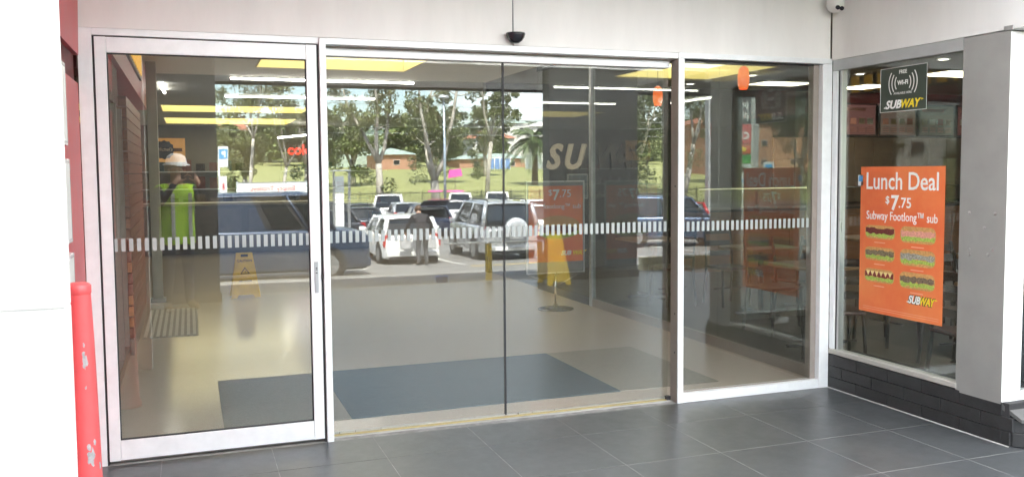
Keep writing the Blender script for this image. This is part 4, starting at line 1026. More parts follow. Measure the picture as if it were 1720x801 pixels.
    MB().obox((X(.004), 0, hood-.28), (.08, W*.40, .10)).build('grille', trim_b, t, local=True, bevel=.01)
    if plate: MB().obox((X(1.0)-.045, 0 if not spare else -.3, .52 if not spare else .42), (.012, .37, .12)).build('number_plate', white_pl, t, local=True)
    for f_ in ((cowl+.04), .55):
        for sgn in (-1, 1): MB().obox((X(f_), sgn*(w*1.0+.001), (clear+belt)/2+.02), (.006, .006, belt-clear-.18)).build('door_gap', trim_b, t, local=True)
    if spare:
        MB().lathe([(0, .12), (.20, .12), (.31, .10), (.345, .05), (.345, -.05), (.30, -.08), (0, -.08)], (0, 0, 0), 32).build('spare_wheel_cover', mat('silver_cover', (.60, .62, .64), .25, .3, var=.03), t, local=True).matrix_local = Matrix.Translation((X(1.0)-.13, .12, .98)) @ Matrix.Rotation(-pi/2, 4, 'Y')
    if ute:
        MB().box(X(.985), X(roof_r+.04), -w*.93, w*.93, belt-.02, belt+.05).build('tub_rim', trim_b, t, local=True, bevel=.02)
        MB().tube([(X(roof_r+.06), -w*.8, belt), (X(roof_r+.05), -w*.72, H-.1), (X(roof_r+.05), w*.72, H-.1), (X(roof_r+.06), w*.8, belt)], .03, n=6).build('sports_bar', paint, t, local=True)
    if hatch_up:
        MB().hexa([(X(.90), -w*.75, H-.02), (X(.90), w*.75, H-.02), (X(1.10), w*.75, H+.22), (X(1.10), -w*.75, H+.22), (X(.90), -w*.75, H+.03), (X(.90), w*.75, H+.03), (X(1.10), w*.75, H+.27), (X(1.10), -w*.75, H+.27)]).build('open_tailgate', paint, t, local=True, bevel=.02)
    return t
white_p = car_paint('white', (.82, .82, .81), 0); silver_p = car_paint('silver', (.48, .50, .52), .55); navy_p = car_paint('navy', (.025, .035, .07), .3)
black_p = car_paint('black', (.02, .021, .024), .3); red_p = car_paint('red', (.45, .02, .025), .1); blue_p = car_paint('steel_blue', (.085, .12, .19), .5); charcoal_p = car_paint('charcoal', (.06, .065, .075), .4)
D = pi/2   # heading +y (rear to the road at -y)
def at(x, y): return (x, y, zg(y))
car('parked_car', 'white hatchback nearest the shop with a shopper bending behind it', 'car', at(5.55, -20.9), -D, white_p, L=3.85, W=1.68, H=1.40, hood=.88, belt=.88, cowl=.27, roof_f=.42, roof_r=.90, tail=.965)
car('parked_car', 'silver four wheel drive with a round spare wheel cover on its back', 'car', at(8.55, -21.05), -D+.03, silver_p, L=4.2, W=1.80, H=1.76, hood=1.05, belt=1.06, cowl=.25, roof_f=.38, roof_r=.95, tail=.985, wheel_r=.35, clear=.24, spare=True, rack=True)
car('delivery_van', 'dark blue van passing side on at the left, its nose to the right', 'van', at(1.05, -16.0), 0, mat('car_paint_vannavy', (.045, .066, .11), .3, .3, var=.03, coat=.5), L=5.1, W=1.90, H=2.03, hood=1.16, belt=1.18, cowl=.18, roof_f=.27, roof_r=.99, tail=.995, wheel_r=.34, clear=.20, van=True, group=None)
car('parked_car', 'steel blue four wheel drive between the dark columns, front to the right', 'car', at(15.9, -22.6), .35, blue_p, L=4.6, W=1.85, H=1.80, hood=1.08, belt=1.06, cowl=.26, roof_f=.38, roof_r=.94, tail=.985, wheel_r=.36, clear=.26, rack=True)
car('parked_car', 'dark hatchback with its tailgate standing open behind the white hatchback', 'car', at(10.3, -36.3), -D, navy_p, L=4.1, W=1.72, H=1.45, hatch_up=True)
car('parked_car', 'charcoal sedan behind and left of the white hatchback', 'car', at(7.2, -36.0), -D+.1, charcoal_p, L=4.5, W=1.75, H=1.43, roof_r=.78, tail=.90, deck=.95)
car('parked_car', 'black sedan nearest the white hatchback front, low behind the van', 'car', at(4.6, -30.5), -D-.3, black_p, L=4.4, W=1.75, H=1.42, roof_r=.78, tail=.90, deck=.95)
car('parked_car', 'silver grey small car half hidden by the shelter panel', 'car', at(5.6, -43.5), -D+.1, silver_p, L=4.0, W=1.70, H=1.46)
car('parked_car', 'white four wheel drive wagon parked before the black fence', 'car', at(11.6, -50.0), -D+.25, white_p, L=4.7, W=1.86, H=1.82, hood=1.08, belt=1.08, roof_r=.95, tail=.985, wheel_r=.36, clear=.26)
car('parked_ute', 'white utility parked at the fence, left one of the two', 'ute', at(18.2, -56.5), -D+.35, white_p, L=5.1, W=1.82, H=1.78, hood=1.06, belt=1.06, cowl=.27, roof_f=.36, roof_r=.60, tail=.99, wheel_r=.36, clear=.28, ute=True, group='white utilities by the fence')
car('parked_ute', 'white utility parked at the fence, right one of the two', 'ute', at(21.2, -56.8), -D+.35, white_p, L=5.1, W=1.82, H=1.80, hood=1.06, belt=1.06, cowl=.27, roof_f=.36, roof_r=.60, tail=.99, wheel_r=.36, clear=.28, ute=True, group='white utilities by the fence')
car('parked_car', 'white sedan low behind the dark hatchback', 'car', at(14.2, -45.5), -D+.1, white_p, L=4.5, W=1.75, H=1.43, roof_r=.78, tail=.90, deck=.95)
car('parked_car', 'charcoal wagon behind the silver four wheel drive', 'car', at(16.6, -46), -D+.1, charcoal_p, L=4.6, W=1.8, H=1.5)
car('parked_car', 'white hatchback far behind the poster stand', 'car', at(13.2, -30.5), -D+.1, white_p, L=4.1, W=1.74, H=1.48)
car('parked_car', 'red hatchback beyond the steel blue four wheel drive', 'car', at(21.0, -30.5), -D+.3, red_p, L=4.1, W=1.74, H=1.48)
car('parked_car', 'bright blue hatchback at the foot of the grass bank', 'car', at(25.2, -33.5), -D+.6, car_paint('bright_blue', (.06, .16, .36), .4), L=4.1, W=1.74, H=1.46)
car('parked_car', 'white hatchback seen through the van windows', 'car', at(2.6, -24.5), -D, white_p, L=4.0, W=1.72, H=1.46)
car('parked_car', 'charcoal hatchback parked left of the one behind the van', 'car', at(-.4, -24.5), -D, charcoal_p, L=4.0, W=1.72, H=1.46)

for x, y, dr, p_, lb, kw in ((13.1, -36.6, .1, silver_p, 'silver hatchback right of the raised tailgate', {}), (18.6, -36.2, .1, navy_p, 'navy wagon behind the poster stand', dict(L=4.6, W=1.8, H=1.5)),
                        (8.6, -44.6, .1, charcoal_p, 'charcoal hatchback in the second row, left part', {}), (11.2, -44.2, .1, silver_p, 'silver sedan in the second row', dict(L=4.5, W=1.75, H=1.43, roof_r=.78, tail=.90, deck=.95)),
                        (19.4, -45.2, .1, white_p, 'white hatchback in the second row, right part', {}), (15.2, -51.5, .2, red_p, 'dark red hatchback in the third row before the utilities', {}),
                        (8.4, -52.5, .2, navy_p, 'navy sedan in the third row beside the white wagon', dict(L=4.5, W=1.75, H=1.43, roof_r=.78, tail=.90, deck=.95)), (24.4, -52.0, .25, silver_p, 'silver four wheel drive at the right end of the third row', dict(L=4.6, W=1.85, H=1.78, hood=1.06, belt=1.06, roof_r=.95, tail=.985, wheel_r=.36, clear=.26))):
    car('parked_car', lb, 'car', at(x, y), -D+dr, p_, **kw)

# ================================================================== PEOPLE
def person(label, loc, rz, J, mats, hands=None, feet=True, headdir=(0, 1, 0), extra=None, face=True, cat='person'):
    """J: joint -> (x,y,z,r). Body grown as one skinned surface. Local frame faces +y."""
    t = thing('person', label, cat, loc, rz)
    names = list(J.keys()); vs = [J[k][:3] for k in names]; idx = {k: i for i, k in enumerate(names)}
    E_ = [('pelvis', 'waist'), ('waist', 'chest'), ('chest', 'neck'), ('neck', 'head_low'), ('head_low', 'head_top')]
    for s_ in 'lr':
        E_ += [('chest', 'shoulder_'+s_), ('shoulder_'+s_, 'elbow_'+s_), ('elbow_'+s_, 'wrist_'+s_), ('wrist_'+s_, 'palm_'+s_),
               ('pelvis', 'hip_'+s_), ('hip_'+s_, 'knee_'+s_), ('knee_'+s_, 'ankle_'+s_), ('ankle_'+s_, 'toe_'+s_)]
    rad = [J[k][3] for k in names]
    edges = [(idx[a], idx[b]) for a, b in E_]
    bone = list(E_)
    fingers = (hands or {})
    for s_ in 'lr':
        pw = Vector(J['wrist_'+s_][:3]); pp = Vector(J['palm_'+s_][:3]); d = (pp-pw).normalized()
        side = Vector(fingers.get('side_'+s_, (1, 0, 0))); side = (side-d*side.dot(d)).normalized()
        curl = Vector(fingers.get('curl_'+s_, (0, 0, -1))).normalized()
        for k, (off, ln) in enumerate(((-.030, .070), (-.010, .080), (.010, .074), (.029, .058))):
            a = pp+side*off+d*.030; b = a+d*ln*.45+curl*ln*.12; c_ = b+d*ln*.25+curl*ln*.45
            i0 = len(vs); vs += [tuple(a), tuple(b), tuple(c_)]; rad += [.0095, .0085, .0075]
            edges += [(idx['palm_'+s_], i0), (i0, i0+1), (i0+1, i0+2)]; bone += [('palm_'+s_, 'palm_'+s_)]*3
        a = pp-side*.038-d*.01; b = a-side*.018+d*.03; c_ = b+d*.028+curl*.012
        i0 = len(vs); vs += [tuple(a), tuple(b), tuple(c_)]; rad += [.012, .010, .009]
        edges += [(idx['palm_'+s_], i0), (i0, i0+1), (i0+1, i0+2)]; bone += [('palm_'+s_, 'palm_'+s_)]*3
    me = bpy.data.meshes.new('body'); me.from_pydata(vs, edges, [])
    o = bpy.data.objects.new('body', me); C.objects.link(o)
    sk = o.modifiers.new('skin', 'SKIN'); sk.use_smooth_shade = True
    for i, v in enumerate(me.skin_vertices[0].data):
        v.radius = (rad[i], rad[i]*(.72 if i < len(names) and names[i] in ('chest', 'waist', 'pelvis') else 1)); v.use_root = (i == 0)
    sb_ = o.modifiers.new('sub', 'SUBSURF'); sb_.levels = 2; sb_.render_levels = 2
    dg = bpy.context.evaluated_depsgraph_get(); m2 = bpy.data.meshes.new_from_object(o.evaluated_get(dg)); m2.name = 'body'
    bpy.data.objects.remove(o)
    groups = {'skin': 0, 'top': 1, 'leg': 2, 'shoe': 3, 'sleeve': 4}
    def cls(a, b):
        if 'palm' in a or 'palm' in b: return 0
        if 'head' in b: return 0
        if a.startswith('shoulder') or a.startswith('elbow'): return 4
        if 'ankle' in a: return 3
        if a.startswith(('hip', 'knee')) or b.startswith('hip'): return 2
        return 1
    segs = [(Vector(vs[e[0]]), Vector(vs[e[1]]), cls(*bn_)) for e, bn_ in zip(edges, bone)]
    m2.materials.clear()
    for k in ('skin', 'top', 'leg', 'shoe', 'sleeve'): m2.materials.append(mats[k])
    for p in m2.polygons:
        c_ = p.center; best = 1e9; mi = 1
        for a, b, g in segs:
            d = b-a; tt = max(0, min(1, (c_-a).dot(d)/max(d.length_squared, 1e-9))); q = (a+d*tt-c_).length
            if q < best: best = q; mi = g
        p.material_index = mi; p.use_smooth = True
    bo_ = bpy.data.objects.new('body', m2); C.objects.link(bo_); bo_.parent = t
    hl, ht = Vector(J['head_low'][:3]), Vector(J['head_top'][:3]); up = (ht-hl).normalized(); fd = Vector(headdir).normalized(); rt = fd.cross(up).normalized(); fd = up.cross(rt)
    hc = (hl+ht)/2; R = J['head_top'][3]
    if face:
        for s_ in (-1, 1):
            MB().lathe([(0, -.011), (.009, -.006), (.011, 0), (.009, .006), (0, .011)], tuple(hc+fd*(R*.93)+rt*s_*.033+up*.005), 10).build('eye', white_pl, t, local=True)
            MB().lathe([(0, -.005), (.005, 0), (0, .005)], tuple(hc+fd*(R*.93+.009)+rt*s_*.033+up*.005), 8).build('pupil', ink, t, local=True)
            MB().lathe([(0, -.03), (.012, -.02), (.014, .01), (0, .03)], tuple(hc+rt*s_*(R*.98)-up*.005), 10).build('ear', mats['skin'], t, local=True)
        MB().tube([hc+fd*R*.95+up*.012, hc+fd*(R+.020)-up*.020, hc+fd*R*.94-up*.028], [.008, .013, .006], n=8).build('nose', mats['skin'], t, local=True)
        MB().tube([hc+fd*(R*.93)-up*.05-rt*.022, hc+fd*(R*.97)-up*.052, hc+fd*(R*.93)-up*.05+rt*.022], [.003, .006, .003], n=6).build('mouth', mat('lip', (.38, .14, .11), .5, var=.05), t, local=True)
    return t, hc, up, fd, rt, R
# photographer : white hard hat, lime vest, phone held at eye height
J = dict(pelvis=(0, 0, .98, .155), waist=(0, -.01, 1.12, .15), chest=(0, -.02, 1.36, .165), neck=(0, .0, 1.50, .058), head_low=(0, .03, 1.60, .078), head_top=(0, .035, 1.70, .094),
         shoulder_l=(-.20, -.01, 1.43, .072), shoulder_r=(.20, -.01, 1.43, .072), elbow_l=(-.27, .20, 1.27, .052), elbow_r=(.27, .20, 1.27, .052),
         wrist_l=(-.14, .335, 1.50, .034), wrist_r=(.14, .335, 1.50, .034), palm_l=(-.095, .350, 1.565, .034), palm_r=(.095, .350, 1.565, .034),
         hip_l=(-.10, 0, .90, .10), hip_r=(.10, 0, .90, .10), knee_l=(-.12, .03, .50, .068), knee_r=(.12, -.01, .50, .068), ankle_l=(-.14, 0, .09, .050), ankle_r=(.14, -.05, .09, .050),
         toe_l=(-.17, .17, .045, .045), toe_r=(.17, .12, .045, .045))
PX, PY, PRZ = -.3705-.40*sin(.349), -5.3053-.40*cos(.349), -.349
pt, hc, up, fd, rt, R = person('photographer in white hard hat and lime hi-vis vest holding up a phone', (PX, PY, 0), PRZ, J, dict(skin=skin_m, top=hivis, leg=navy, shoe=boot_m, sleeve=navy),
                               hands=dict(side_l=(0, 0, 1), side_r=(0, 0, 1), curl_l=(1, 0, 0), curl_r=(-1, 0, 0)))
hh = Vector((0, .03, 1.715))
MB().lathe([(.150, .0), (.148, .012), (.122, .016), (.118, .05), (.10, .10), (.06, .13), (0, .14)], tuple(hh), 28).build('hard_hat', hat_w, pt, local=True)
MB().hexa([(-.08, .12, 1.712), (.08, .12, 1.712), (.05, .20, 1.702), (-.05, .20, 1.702), (-.08, .12, 1.722), (.08, .12, 1.722), (.05, .20, 1.710), (-.05, .20, 1.710)]).build('hat_peak', hat_w, pt, local=True, bevel=.004)
m_ = MB()
prof = [(.205, .80), (.200, .95), (.190, 1.12), (.205, 1.30), (.215, 1.40), (.150, 1.49)]
rg = []
for r, z in prof:
    rg.append([m_.b.verts.new((cos(a)*r*(1.04), sin(a)*r*.74-.012, z+.006*sin(5*a))) for a in [2*pi*k/24 for k in range(24)]])
for a, b in zip(rg, rg[1:]):
    for k in range(24): f = m_.b.faces.new((a[k], a[(k+1) % 24], b[(k+1) % 24], b[k])); f.smooth = True
vest = m_.build('hi_vis_vest', hivis, pt, local=True)
for s_ in (-1, 1):
    m_ = MB(); m_.box(s_*.10-.022, s_*.10+.022, .150, .158, .86, 1.40); m_.build('reflective_band', mat('reflective_silver', (.6, .6, .58), .35, .3, var=.05), vest, local=True, bevel=.002)
ph = tag(MB().box(-.078, .078, -.004, .004, -.038, .038).build('phone', black_pl, None, local=True, bevel=.003), 'dark phone held sideways in the photographer’s hands', 'phone')
ph.location = (-.3705-.030*sin(.349), -5.3053-.030*cos(.349), 1.595); ph.rotation_euler = (0, 0, PRZ)

# shopper bending at the back of the white hatchback
J = dict(pelvis=(0, -.10, .92, .15), waist=(0, -.03, 1.05, .15), chest=(0, .16, 1.27, .175), neck=(0, .30, 1.40, .06), head_low=(0, .35, 1.46, .075), head_top=(0, .40, 1.55, .092),
         shoulder_l=(-.20, .20, 1.33, .08), shoulder_r=(.20, .20, 1.33, .08), elbow_l=(-.34, .22, 1.10, .058), elbow_r=(.34, .22, 1.10, .058), wrist_l=(-.36, .38, .93, .036), wrist_r=(.36, .38, .93, .036),
         palm_l=(-.36, .42, .87, .034), palm_r=(.36, .42, .87, .034), hip_l=(-.10, -.08, .86, .10), hip_r=(.10, -.08, .86, .10), knee_l=(-.11, .02, .48, .068), knee_r=(.11, -.02, .48, .068),
         ankle_l=(-.12, -.06, .09, .05), ankle_r=(.12, -.12, .09, .05), toe_l=(-.14, .12, .045, .045), toe_r=(.14, .06, .045, .045))
sx_, sy_ = 5.62, -18.25
pt2, hc, up, fd, rt, R = person('shopper in a dark jumper bending towards the white hatchback', (sx_, sy_, zg(sy_)), pi, J, dict(skin=skin_m, top=jumper, leg=trous, shoe=boot_m, sleeve=jumper), headdir=(0, .8, -.6),
                                hands=dict(side_l=(0, 1, 0), side_r=(0, 1, 0), curl_l=(1, 0, 0), curl_r=(-1, 0, 0)))
m_ = MB(); m_.lathe([(.0, .125), (.06, .115), (.096, .07), (.102, .01), (.090, -.05), (0, -.05)], (0, 0, 0), 20)
hr = m_.build('hair', hair_m, pt2, local=True); hr.matrix_local = Matrix.Translation(hc-fd*.018+up*.012) @ up.to_track_quat('Z', 'Y').to_matrix().to_4x4()
for k, dx in enumerate((-.36, .36)):
    b = thing('shopping_bag', ['pale carrier bag in the shopper’s right hand', 'pale carrier bag in the shopper’s left hand'][k], 'bag', (sx_+dx, sy_-.42, zg(sy_)+.42), group='carrier bags held by the shopper')
    MB().hexa([(-.14, -.09, 0), (.14, -.09, 0), (.14, .09, 0), (-.14, .09, 0), (-.17, -.05, .34), (.17, -.05, .34), (.17, .05, .34), (-.17, .05, .34)]).build('sack', mat('grey_carrier_plastic', (.45, .45, .46), .4, var=.15), b, local=True, bevel=.03)
    MB().tube([(-.08, 0, .33), (-.03, 0, .45), (.03, 0, .45), (.08, 0, .33)], .008, n=6).build('handle', mat('grey_carrier_plastic', (.45, .45, .46)), b, local=True)

# ================================================================== CAR PARK FURNITURE
def post_sign(name, label, cat, x, y, z0, z1, wd, fn, group=None):
    t = thing(name, label, cat, (x, y, zg(y)), group=group)
    MB().cyl((x-wd*.48, y-.04, zg(y)), (x-wd*.48, y-.04, z1), .035, n=10).build('post', steel, t)
    fn(t); return t
def f_(t):
    MB().box(.55, .85, -25.02, -25.0, 1.84, 2.48).build('board', white_pl, t, bevel=.004)
    MB().box(.57, .83, -24.998, -24.994, 2.10, 2.40).build('blue_panel', mat('sign_blue', (.06, .33, .62), .5, var=.03), t)
    text('lettering', 'P', .26, white_ink, t, (-1, 0, 0), (0, 0, 1), (.78, -24.992, 2.15), bold=.01)
    MB().box(.57, .80, -25.0, -24.98, .95, 1.55).build('lower_board', white_pl, t, bevel=.004)
    MB().box(.66, .72, -24.978, -24.975, 1.1, 1.3).build('red_arrow', red_w, t)
post_sign('parking_sign', 'blue and white parking sign on a steel post above the van', 'sign', .7, -25, 0, 2.48, .28, f_)
ts = thing('trolley_bay', 'trolley bay with long white Empty Trolleys board above the van roof', 'sign', (2.3, -25.5, zg(-25.5)))
MB().box(1.16, 3.38, -25.53, -25.50, .93, 1.30).build('board', white_pl, ts, bevel=.004)
MB().box(1.14, 3.40, -25.54, -25.495, 1.301, 1.33).build('frame_bar', steel, ts)
text('lettering', 'Empty Trolleys', .24, mat('faded_red_ink', (.62, .18, .16), .6, var=.1), ts, (-1, 0, 0), (0, 0, 1), (3.02, -25.497, 1.03), bold=.003)
for x in (1.15, 3.39):
    MB().cyl((x, -25.52, zg(-25.5)), (x, -25.52, 1.35), .03, n=8).build('post', steel, ts)
    MB().tube([(x, -25.52, -.3), (x, -28.5, -.35), (x, -28.5, zg(-28.5))], .025, n=6).build('rail', steel, ts)
sh = thing('ticket_shelter', 'grey framed glass shelter panel right of the white mullion', 'shelter', (4.6, -25, zg(-25)))
MB().box(4.32, 4.62, -25.05, -25.0, -.3, .90).build('white_panel', white_pl, sh, bevel=.004)
MB().box(4.32, 4.62, -25.05, -25.0, .92, 1.5).build('glass_panel', mat('grey_perspex', (.30, .33, .34), .15, var=.05), sh)
MB().box(4.76, 4.84, -25.1, -25.0, zg(-25), 1.72).build('upright', alu_sh, sh, bevel=.004)
MB().box(4.25, 4.31, -25.1, -25.0, zg(-25), 1.66).build('upright', alu_sh, sh, bevel=.004)
MB().box(4.25, 4.86, -25.6, -24.95, 1.661, 1.71).build('roof_panel', steel, sh, bevel=.006)
# pylon sign
py = thing('pylon_sign', 'tall shopping centre pylon sign with stacked coloured panels', 'pylon sign', (24.3, -30, zg(-30)))
MB().box(22.2, 24.9, -30.35, -30.02, zg(-30), 5.1).build('body', mat('pylon_grey', (.42, .43, .42), .5, var=.05), py, bevel=.02)
rows = [(3.75, 5.0, mat('pylon_black', (.03, .032, .035), .5, var=.1)), (2.82, 3.70, red_w), (2.33, 2.78, mat('pylon_orange_red', (.55, .09, .04), .5, var=.05)), (1.88, 2.29, mat('pylon_green', (.04, .30, .07), .5, var=.05)),
        (1.34, 1.84, mat('pylon_pale', (.55, .62, .64), .5, var=.05)), (.86, 1.30, white_pl), (.36, .82, white_pl)]
for z0, z1, m_ in rows: MB().box(22.3, 24.45, -30.02, -29.99, z0, z1).build('sign_panel', m_, py, bevel=.006)
def ptx(s_, size, m, x, z, **k): text('lettering', s_, size, m, py, (-1, 0, 0), (0, 0, 1), (x, -29.975, z), ext=.004, **k)
ptx('public', .50, white_ink, 24.30, 4.45, bold=.008); ptx('place', .50, white_ink, 24.30, 3.98, bold=.008)
ptx('coles', .66, white_ink, 24.32, 3.03, bold=.018)
MB().box(23.3, 24.2, -29.985, -29.978, 2.45, 2.66).build('logo_bar', yellow_ink, py)
m_ = MB(); m_.poly([(23.75+.5*cos(2*pi*k/24), -29.988, 1.60+.15*sin(2*pi*k/24)) for k in range(24)], (0, 1, 0), .006); m_.build('oval_logo', ink, py)
MB().box(23.4, 24.3, -29.985, -29.978, 1.0, 1.15).build('logo_bar', mat('sign_blue', (.06, .33, .62)), py)
bs = thing('blue_white_sign', 'small blue and white square sign right of the pylon', 'sign', (26.2, -31, zg(-31)))
MB().cyl((26.2, -31.03, zg(-31)), (26.2, -31.03, 1.9), .04, n=8).build('post', steel, bs)
MB().box(25.85, 26.5, -31.0, -30.97, 1.2, 1.95).build('board', white_pl, bs)
MB().box(25.95, 26.4, -30.968, -30.962, 1.35, 1.85).build('blue_panel', mat('sign_blue', (.06, .33, .62)), bs)

# fences
def fence(name, label, xa, ya, xb, yb, H, n):
    t = thing(name, label, 'fence', ((xa+xb)/2, (ya+yb)/2, zg((ya+yb)/2)))
    pick = MB(); pm = MB().box(-.03, .03, -.03, .03, -.05, H+.06).mesh('post', trim_b)
    for k in range(n+1):
        f = k/n; x, y = xa+(xb-xa)*f, ya+(yb-ya)*f; z = zg(y)
        pick.box(x-.011, x+.011, y-.011, y+.011, z+.06, z+H)
        if k % 20 == 0:
            o = bpy.data.objects.new('post', pm); C.objects.link(o); o.parent = t; o.location = Vector((x, y, z))-wloc(t)
    pick.build('pickets', trim_b, t, kind='stuff')
    for z in (.18, H-.15): MB().tube([(xa, ya, zg(ya)+z), ((xa+xb)/2, (ya+yb)/2, zg((ya+yb)/2)+z), (xb, yb, zg(yb)+z)], .022, n=4).build('rail', trim_b, t)
fence('picket_fence', 'black steel picket fence between the car park and the grass', 2, -60.5, 62, -60.5, 1.85, 500)
pfn = thing('panel_fence', 'dark panel fence climbing the grass bank on the right', 'fence', (40, -70, zg(-70)))
for k in range(8):
    xa, ya = 33+k*1.3, -52-k*4.0
    za, zb = zg(ya)+.2, zg(ya-4)+.2
    MB().hexa([(xa, ya, za-.3), (xa+1.3, ya-4, zb-.3), (xa+1.36, ya-4, zb-.3), (xa+.06, ya, za-.3), (xa, ya, za+1.7), (xa+1.3, ya-4, zb+1.7), (xa+1.36, ya-4, zb+1.7), (xa+.06, ya, za+1.7)]).build('panel', charcoal_p, pfn)
# light pole, power pole and wires
lp = thing('lamp_post', 'tall pale steel car park lamp post with a flat lantern', 'lamp post', (16.6, -55, zg(-55)))
MB().cyl((16.6, -55, zg(-55)), (16.6, -55, 6.75), .11, .07, n=12).build('mast', mat('pale_blue_galvanised', (.45, .52, .58), .4, .5, var=.08), lp)
MB().lathe([(0, 0), (.35, .02), (.42, .10), (.30, .20), (0, .24)], (16.6, -55, 6.7), 20).build('lantern', mat('lantern_grey', (.5, .52, .54), .3, var=.05), lp)
MB().tube([(16.1, -55, 6.95), (17.1, -55, 6.95)], .03, n=6).build('cross_arm', steel, lp)
pp_ = thing('power_pole', 'brown timber power pole behind the shelter', 'power pole', (9.2, -64, zg(-64)))
MB().cyl((9.2, -64, zg(-64)), (9.2, -64, 6.2), .20, .15, n=10).build('pole', bark_d, pp_)
MB().box(8.4, 10.0, -64.2, -64.05, 5.6, 5.75).build('cross_arm', bark_d, pp_)
for k, z in enumerate((5.9, 5.3, 6.9, 4.6)):
    pts = [(-40+q*16, -66+.4*k, z+1.2*((q-5)/5)**2) for q in range(11)]
    tag(MB().tube(pts, .020, n=4).build('overhead_wire', mat('pale_wire', (.35, .37, .36), .5, var=.05)), ['lower middle overhead wire across the trees', 'low overhead wire across the trees', 'highest overhead wire across the trees', 'lowest overhead wire across the trees'][k], 'wire', 'overhead wires')
# pink balloons / tape at the tree
pk = thing('pink_banner', 'bright pink banner tied to the forked gum tree', 'banner', (17.9, -57, .6))
MB().hexa([(17.4, -57.1, 1.15), (18.5, -57.1, 1.3), (18.5, -57.0, 1.3), (17.4, -57.0, 1.15), (17.5, -57.1, 1.75), (18.4, -57.1, 1.85), (18.4, -57.0, 1.85), (17.5, -57.0, 1.75)]).build('cloth', mat('hot_pink_cloth', (.80, .12, .42), .7, var=.1), pk)
MB().box(15.9, 18.6, -57.0, -56.96, .10, .22).build('tape', mat('hot_pink_cloth', (.80, .12, .42)), pk)
MB().cyl((17.95, -57.05, zg(-57)), (17.95, -57.05, 1.7), .03, n=6).build('stake', bark_d, pk)

# ================================================================== HOUSES BEYOND THE GRASS
def house(name, label, x, y, w_, d, h, z, wall, roofm, rh=1.8, nwin=3, storeys=1):
    t = thing(name, label, 'house', (x, y, z), group='houses beyond the grass')
    MB().box(x-w_/2, x+w_/2, y-d/2, y+d/2, z-3, z+h).build('wall', wall, t)
    rf = MB(); e = .5
    rf.hexa([(x-w_/2-e, y-d/2-e, z+h), (x+w_/2+e, y-d/2-e, z+h), (x+w_/2+e, y+d/2+e, z+h), (x-w_/2-e, y+d/2+e, z+h),
             (x-w_/2+d*.35, y-.2, z+h+rh), (x+w_/2-d*.35, y-.2, z+h+rh), (x+w_/2-d*.35, y+.2, z+h+rh), (x-w_/2+d*.35, y+.2, z+h+rh)])
    rf.build('roof', roofm, t)
    for s_ in range(storeys):
        for k in range(nwin):
            xx = x-w_/2+w_*(k+.5)/nwin; zz = z+.9+s_*2.8
            wn = MB().box(xx-.55, xx+.55, y+d/2+.005, y+d/2+.06, zz+.3, zz+1.2).build('window', white_pl, t)
            MB().box(xx-.49, xx+.49, y+d/2+.061, y+d/2+.07, zz+.36, zz+1.14).build('pane', CARGL, wn)
def zh(y): return zg(y)
house('brick_house', 'long low orange brick hall between the two gum trees', 31.5, -141, 6.5, 9, 3.0, 1.6, house_br, roof_g, 1.2, 1)
house('green_roofed_hall', 'pale green roofed hall behind the left gum tree', 27, -152, 9, 10, 5.5, 3.5, mat('pale_green_wall', (.42, .50, .42), .8, var=.05), roof_g, 3.0, 2)
house('brick_house', 'low red brick building behind the goal nets', 50, -146, 13, 9, 2.6, 1.2, house_br, roof_g, 1.0, 2)
house('brick_house', 'big orange brick building right of the dark column', 80, -112, 16, 12, 7.5, 1.0, house_br, roof_t, 2.2, 3, 2)
house('white_house', 'two storey white house on the hill left of the palm', 72, -205, 14, 9, 6.0, 7.5, house_w, roof_g, 1.6, 4, 2)
house('white_house', 'white house on the hill directly above the palm', 86, -200, 15, 9, 5.0, 7.5, house_w, house_w, 1.2, 5, 1)
house('white_house', 'small white house among the hill trees above the nets', 65, -190, 10, 8, 3.2, 6.0, house_w, roof_t, 1.8, 3, 1)
house('tiled_house', 'terracotta roofed house high on the left hill', 9, -215, 13, 9, 3.5, 8.0, house_w, roof_t, 2.4, 3, 1)
house('white_house', 'narrow white two storey house at the left edge of the car park', -37, -44, 4.5, 6, 6.0, -1.5, house_w, roof_g, 1.2, 1, 2)
nets = thing('sports_nets', 'pair of framed cricket net cages on the grass', 'sports nets', (47, -128, 1.7))
for x0, x1, fillm in ((50.5, 56.5, mat('grey_net', (.30, .33, .34), .8, var=.1)), (44.5, 48.0, mat('blue_banner', (.16, .28, .55), .7, var=.1))):
    MB().box(x0, x1, -128.05, -128.0, 1.9, 4.2 if x0 > 50 else 3.6).build('panel', fillm, nets)
    for k in range(5):
        x = x0+(x1-x0)*k/4; MB().cyl((x, -127.95, zg(-128)), (x, -127.95, 4.5 if x0 > 50 else 3.8), .07, n=6).build('post', white_pl, nets)
    MB().box(x0, x1, -127.98, -127.9, 4.35 if x0 > 50 else 3.65, 4.5 if x0 > 50 else 3.8).build('rail', white_pl, nets)

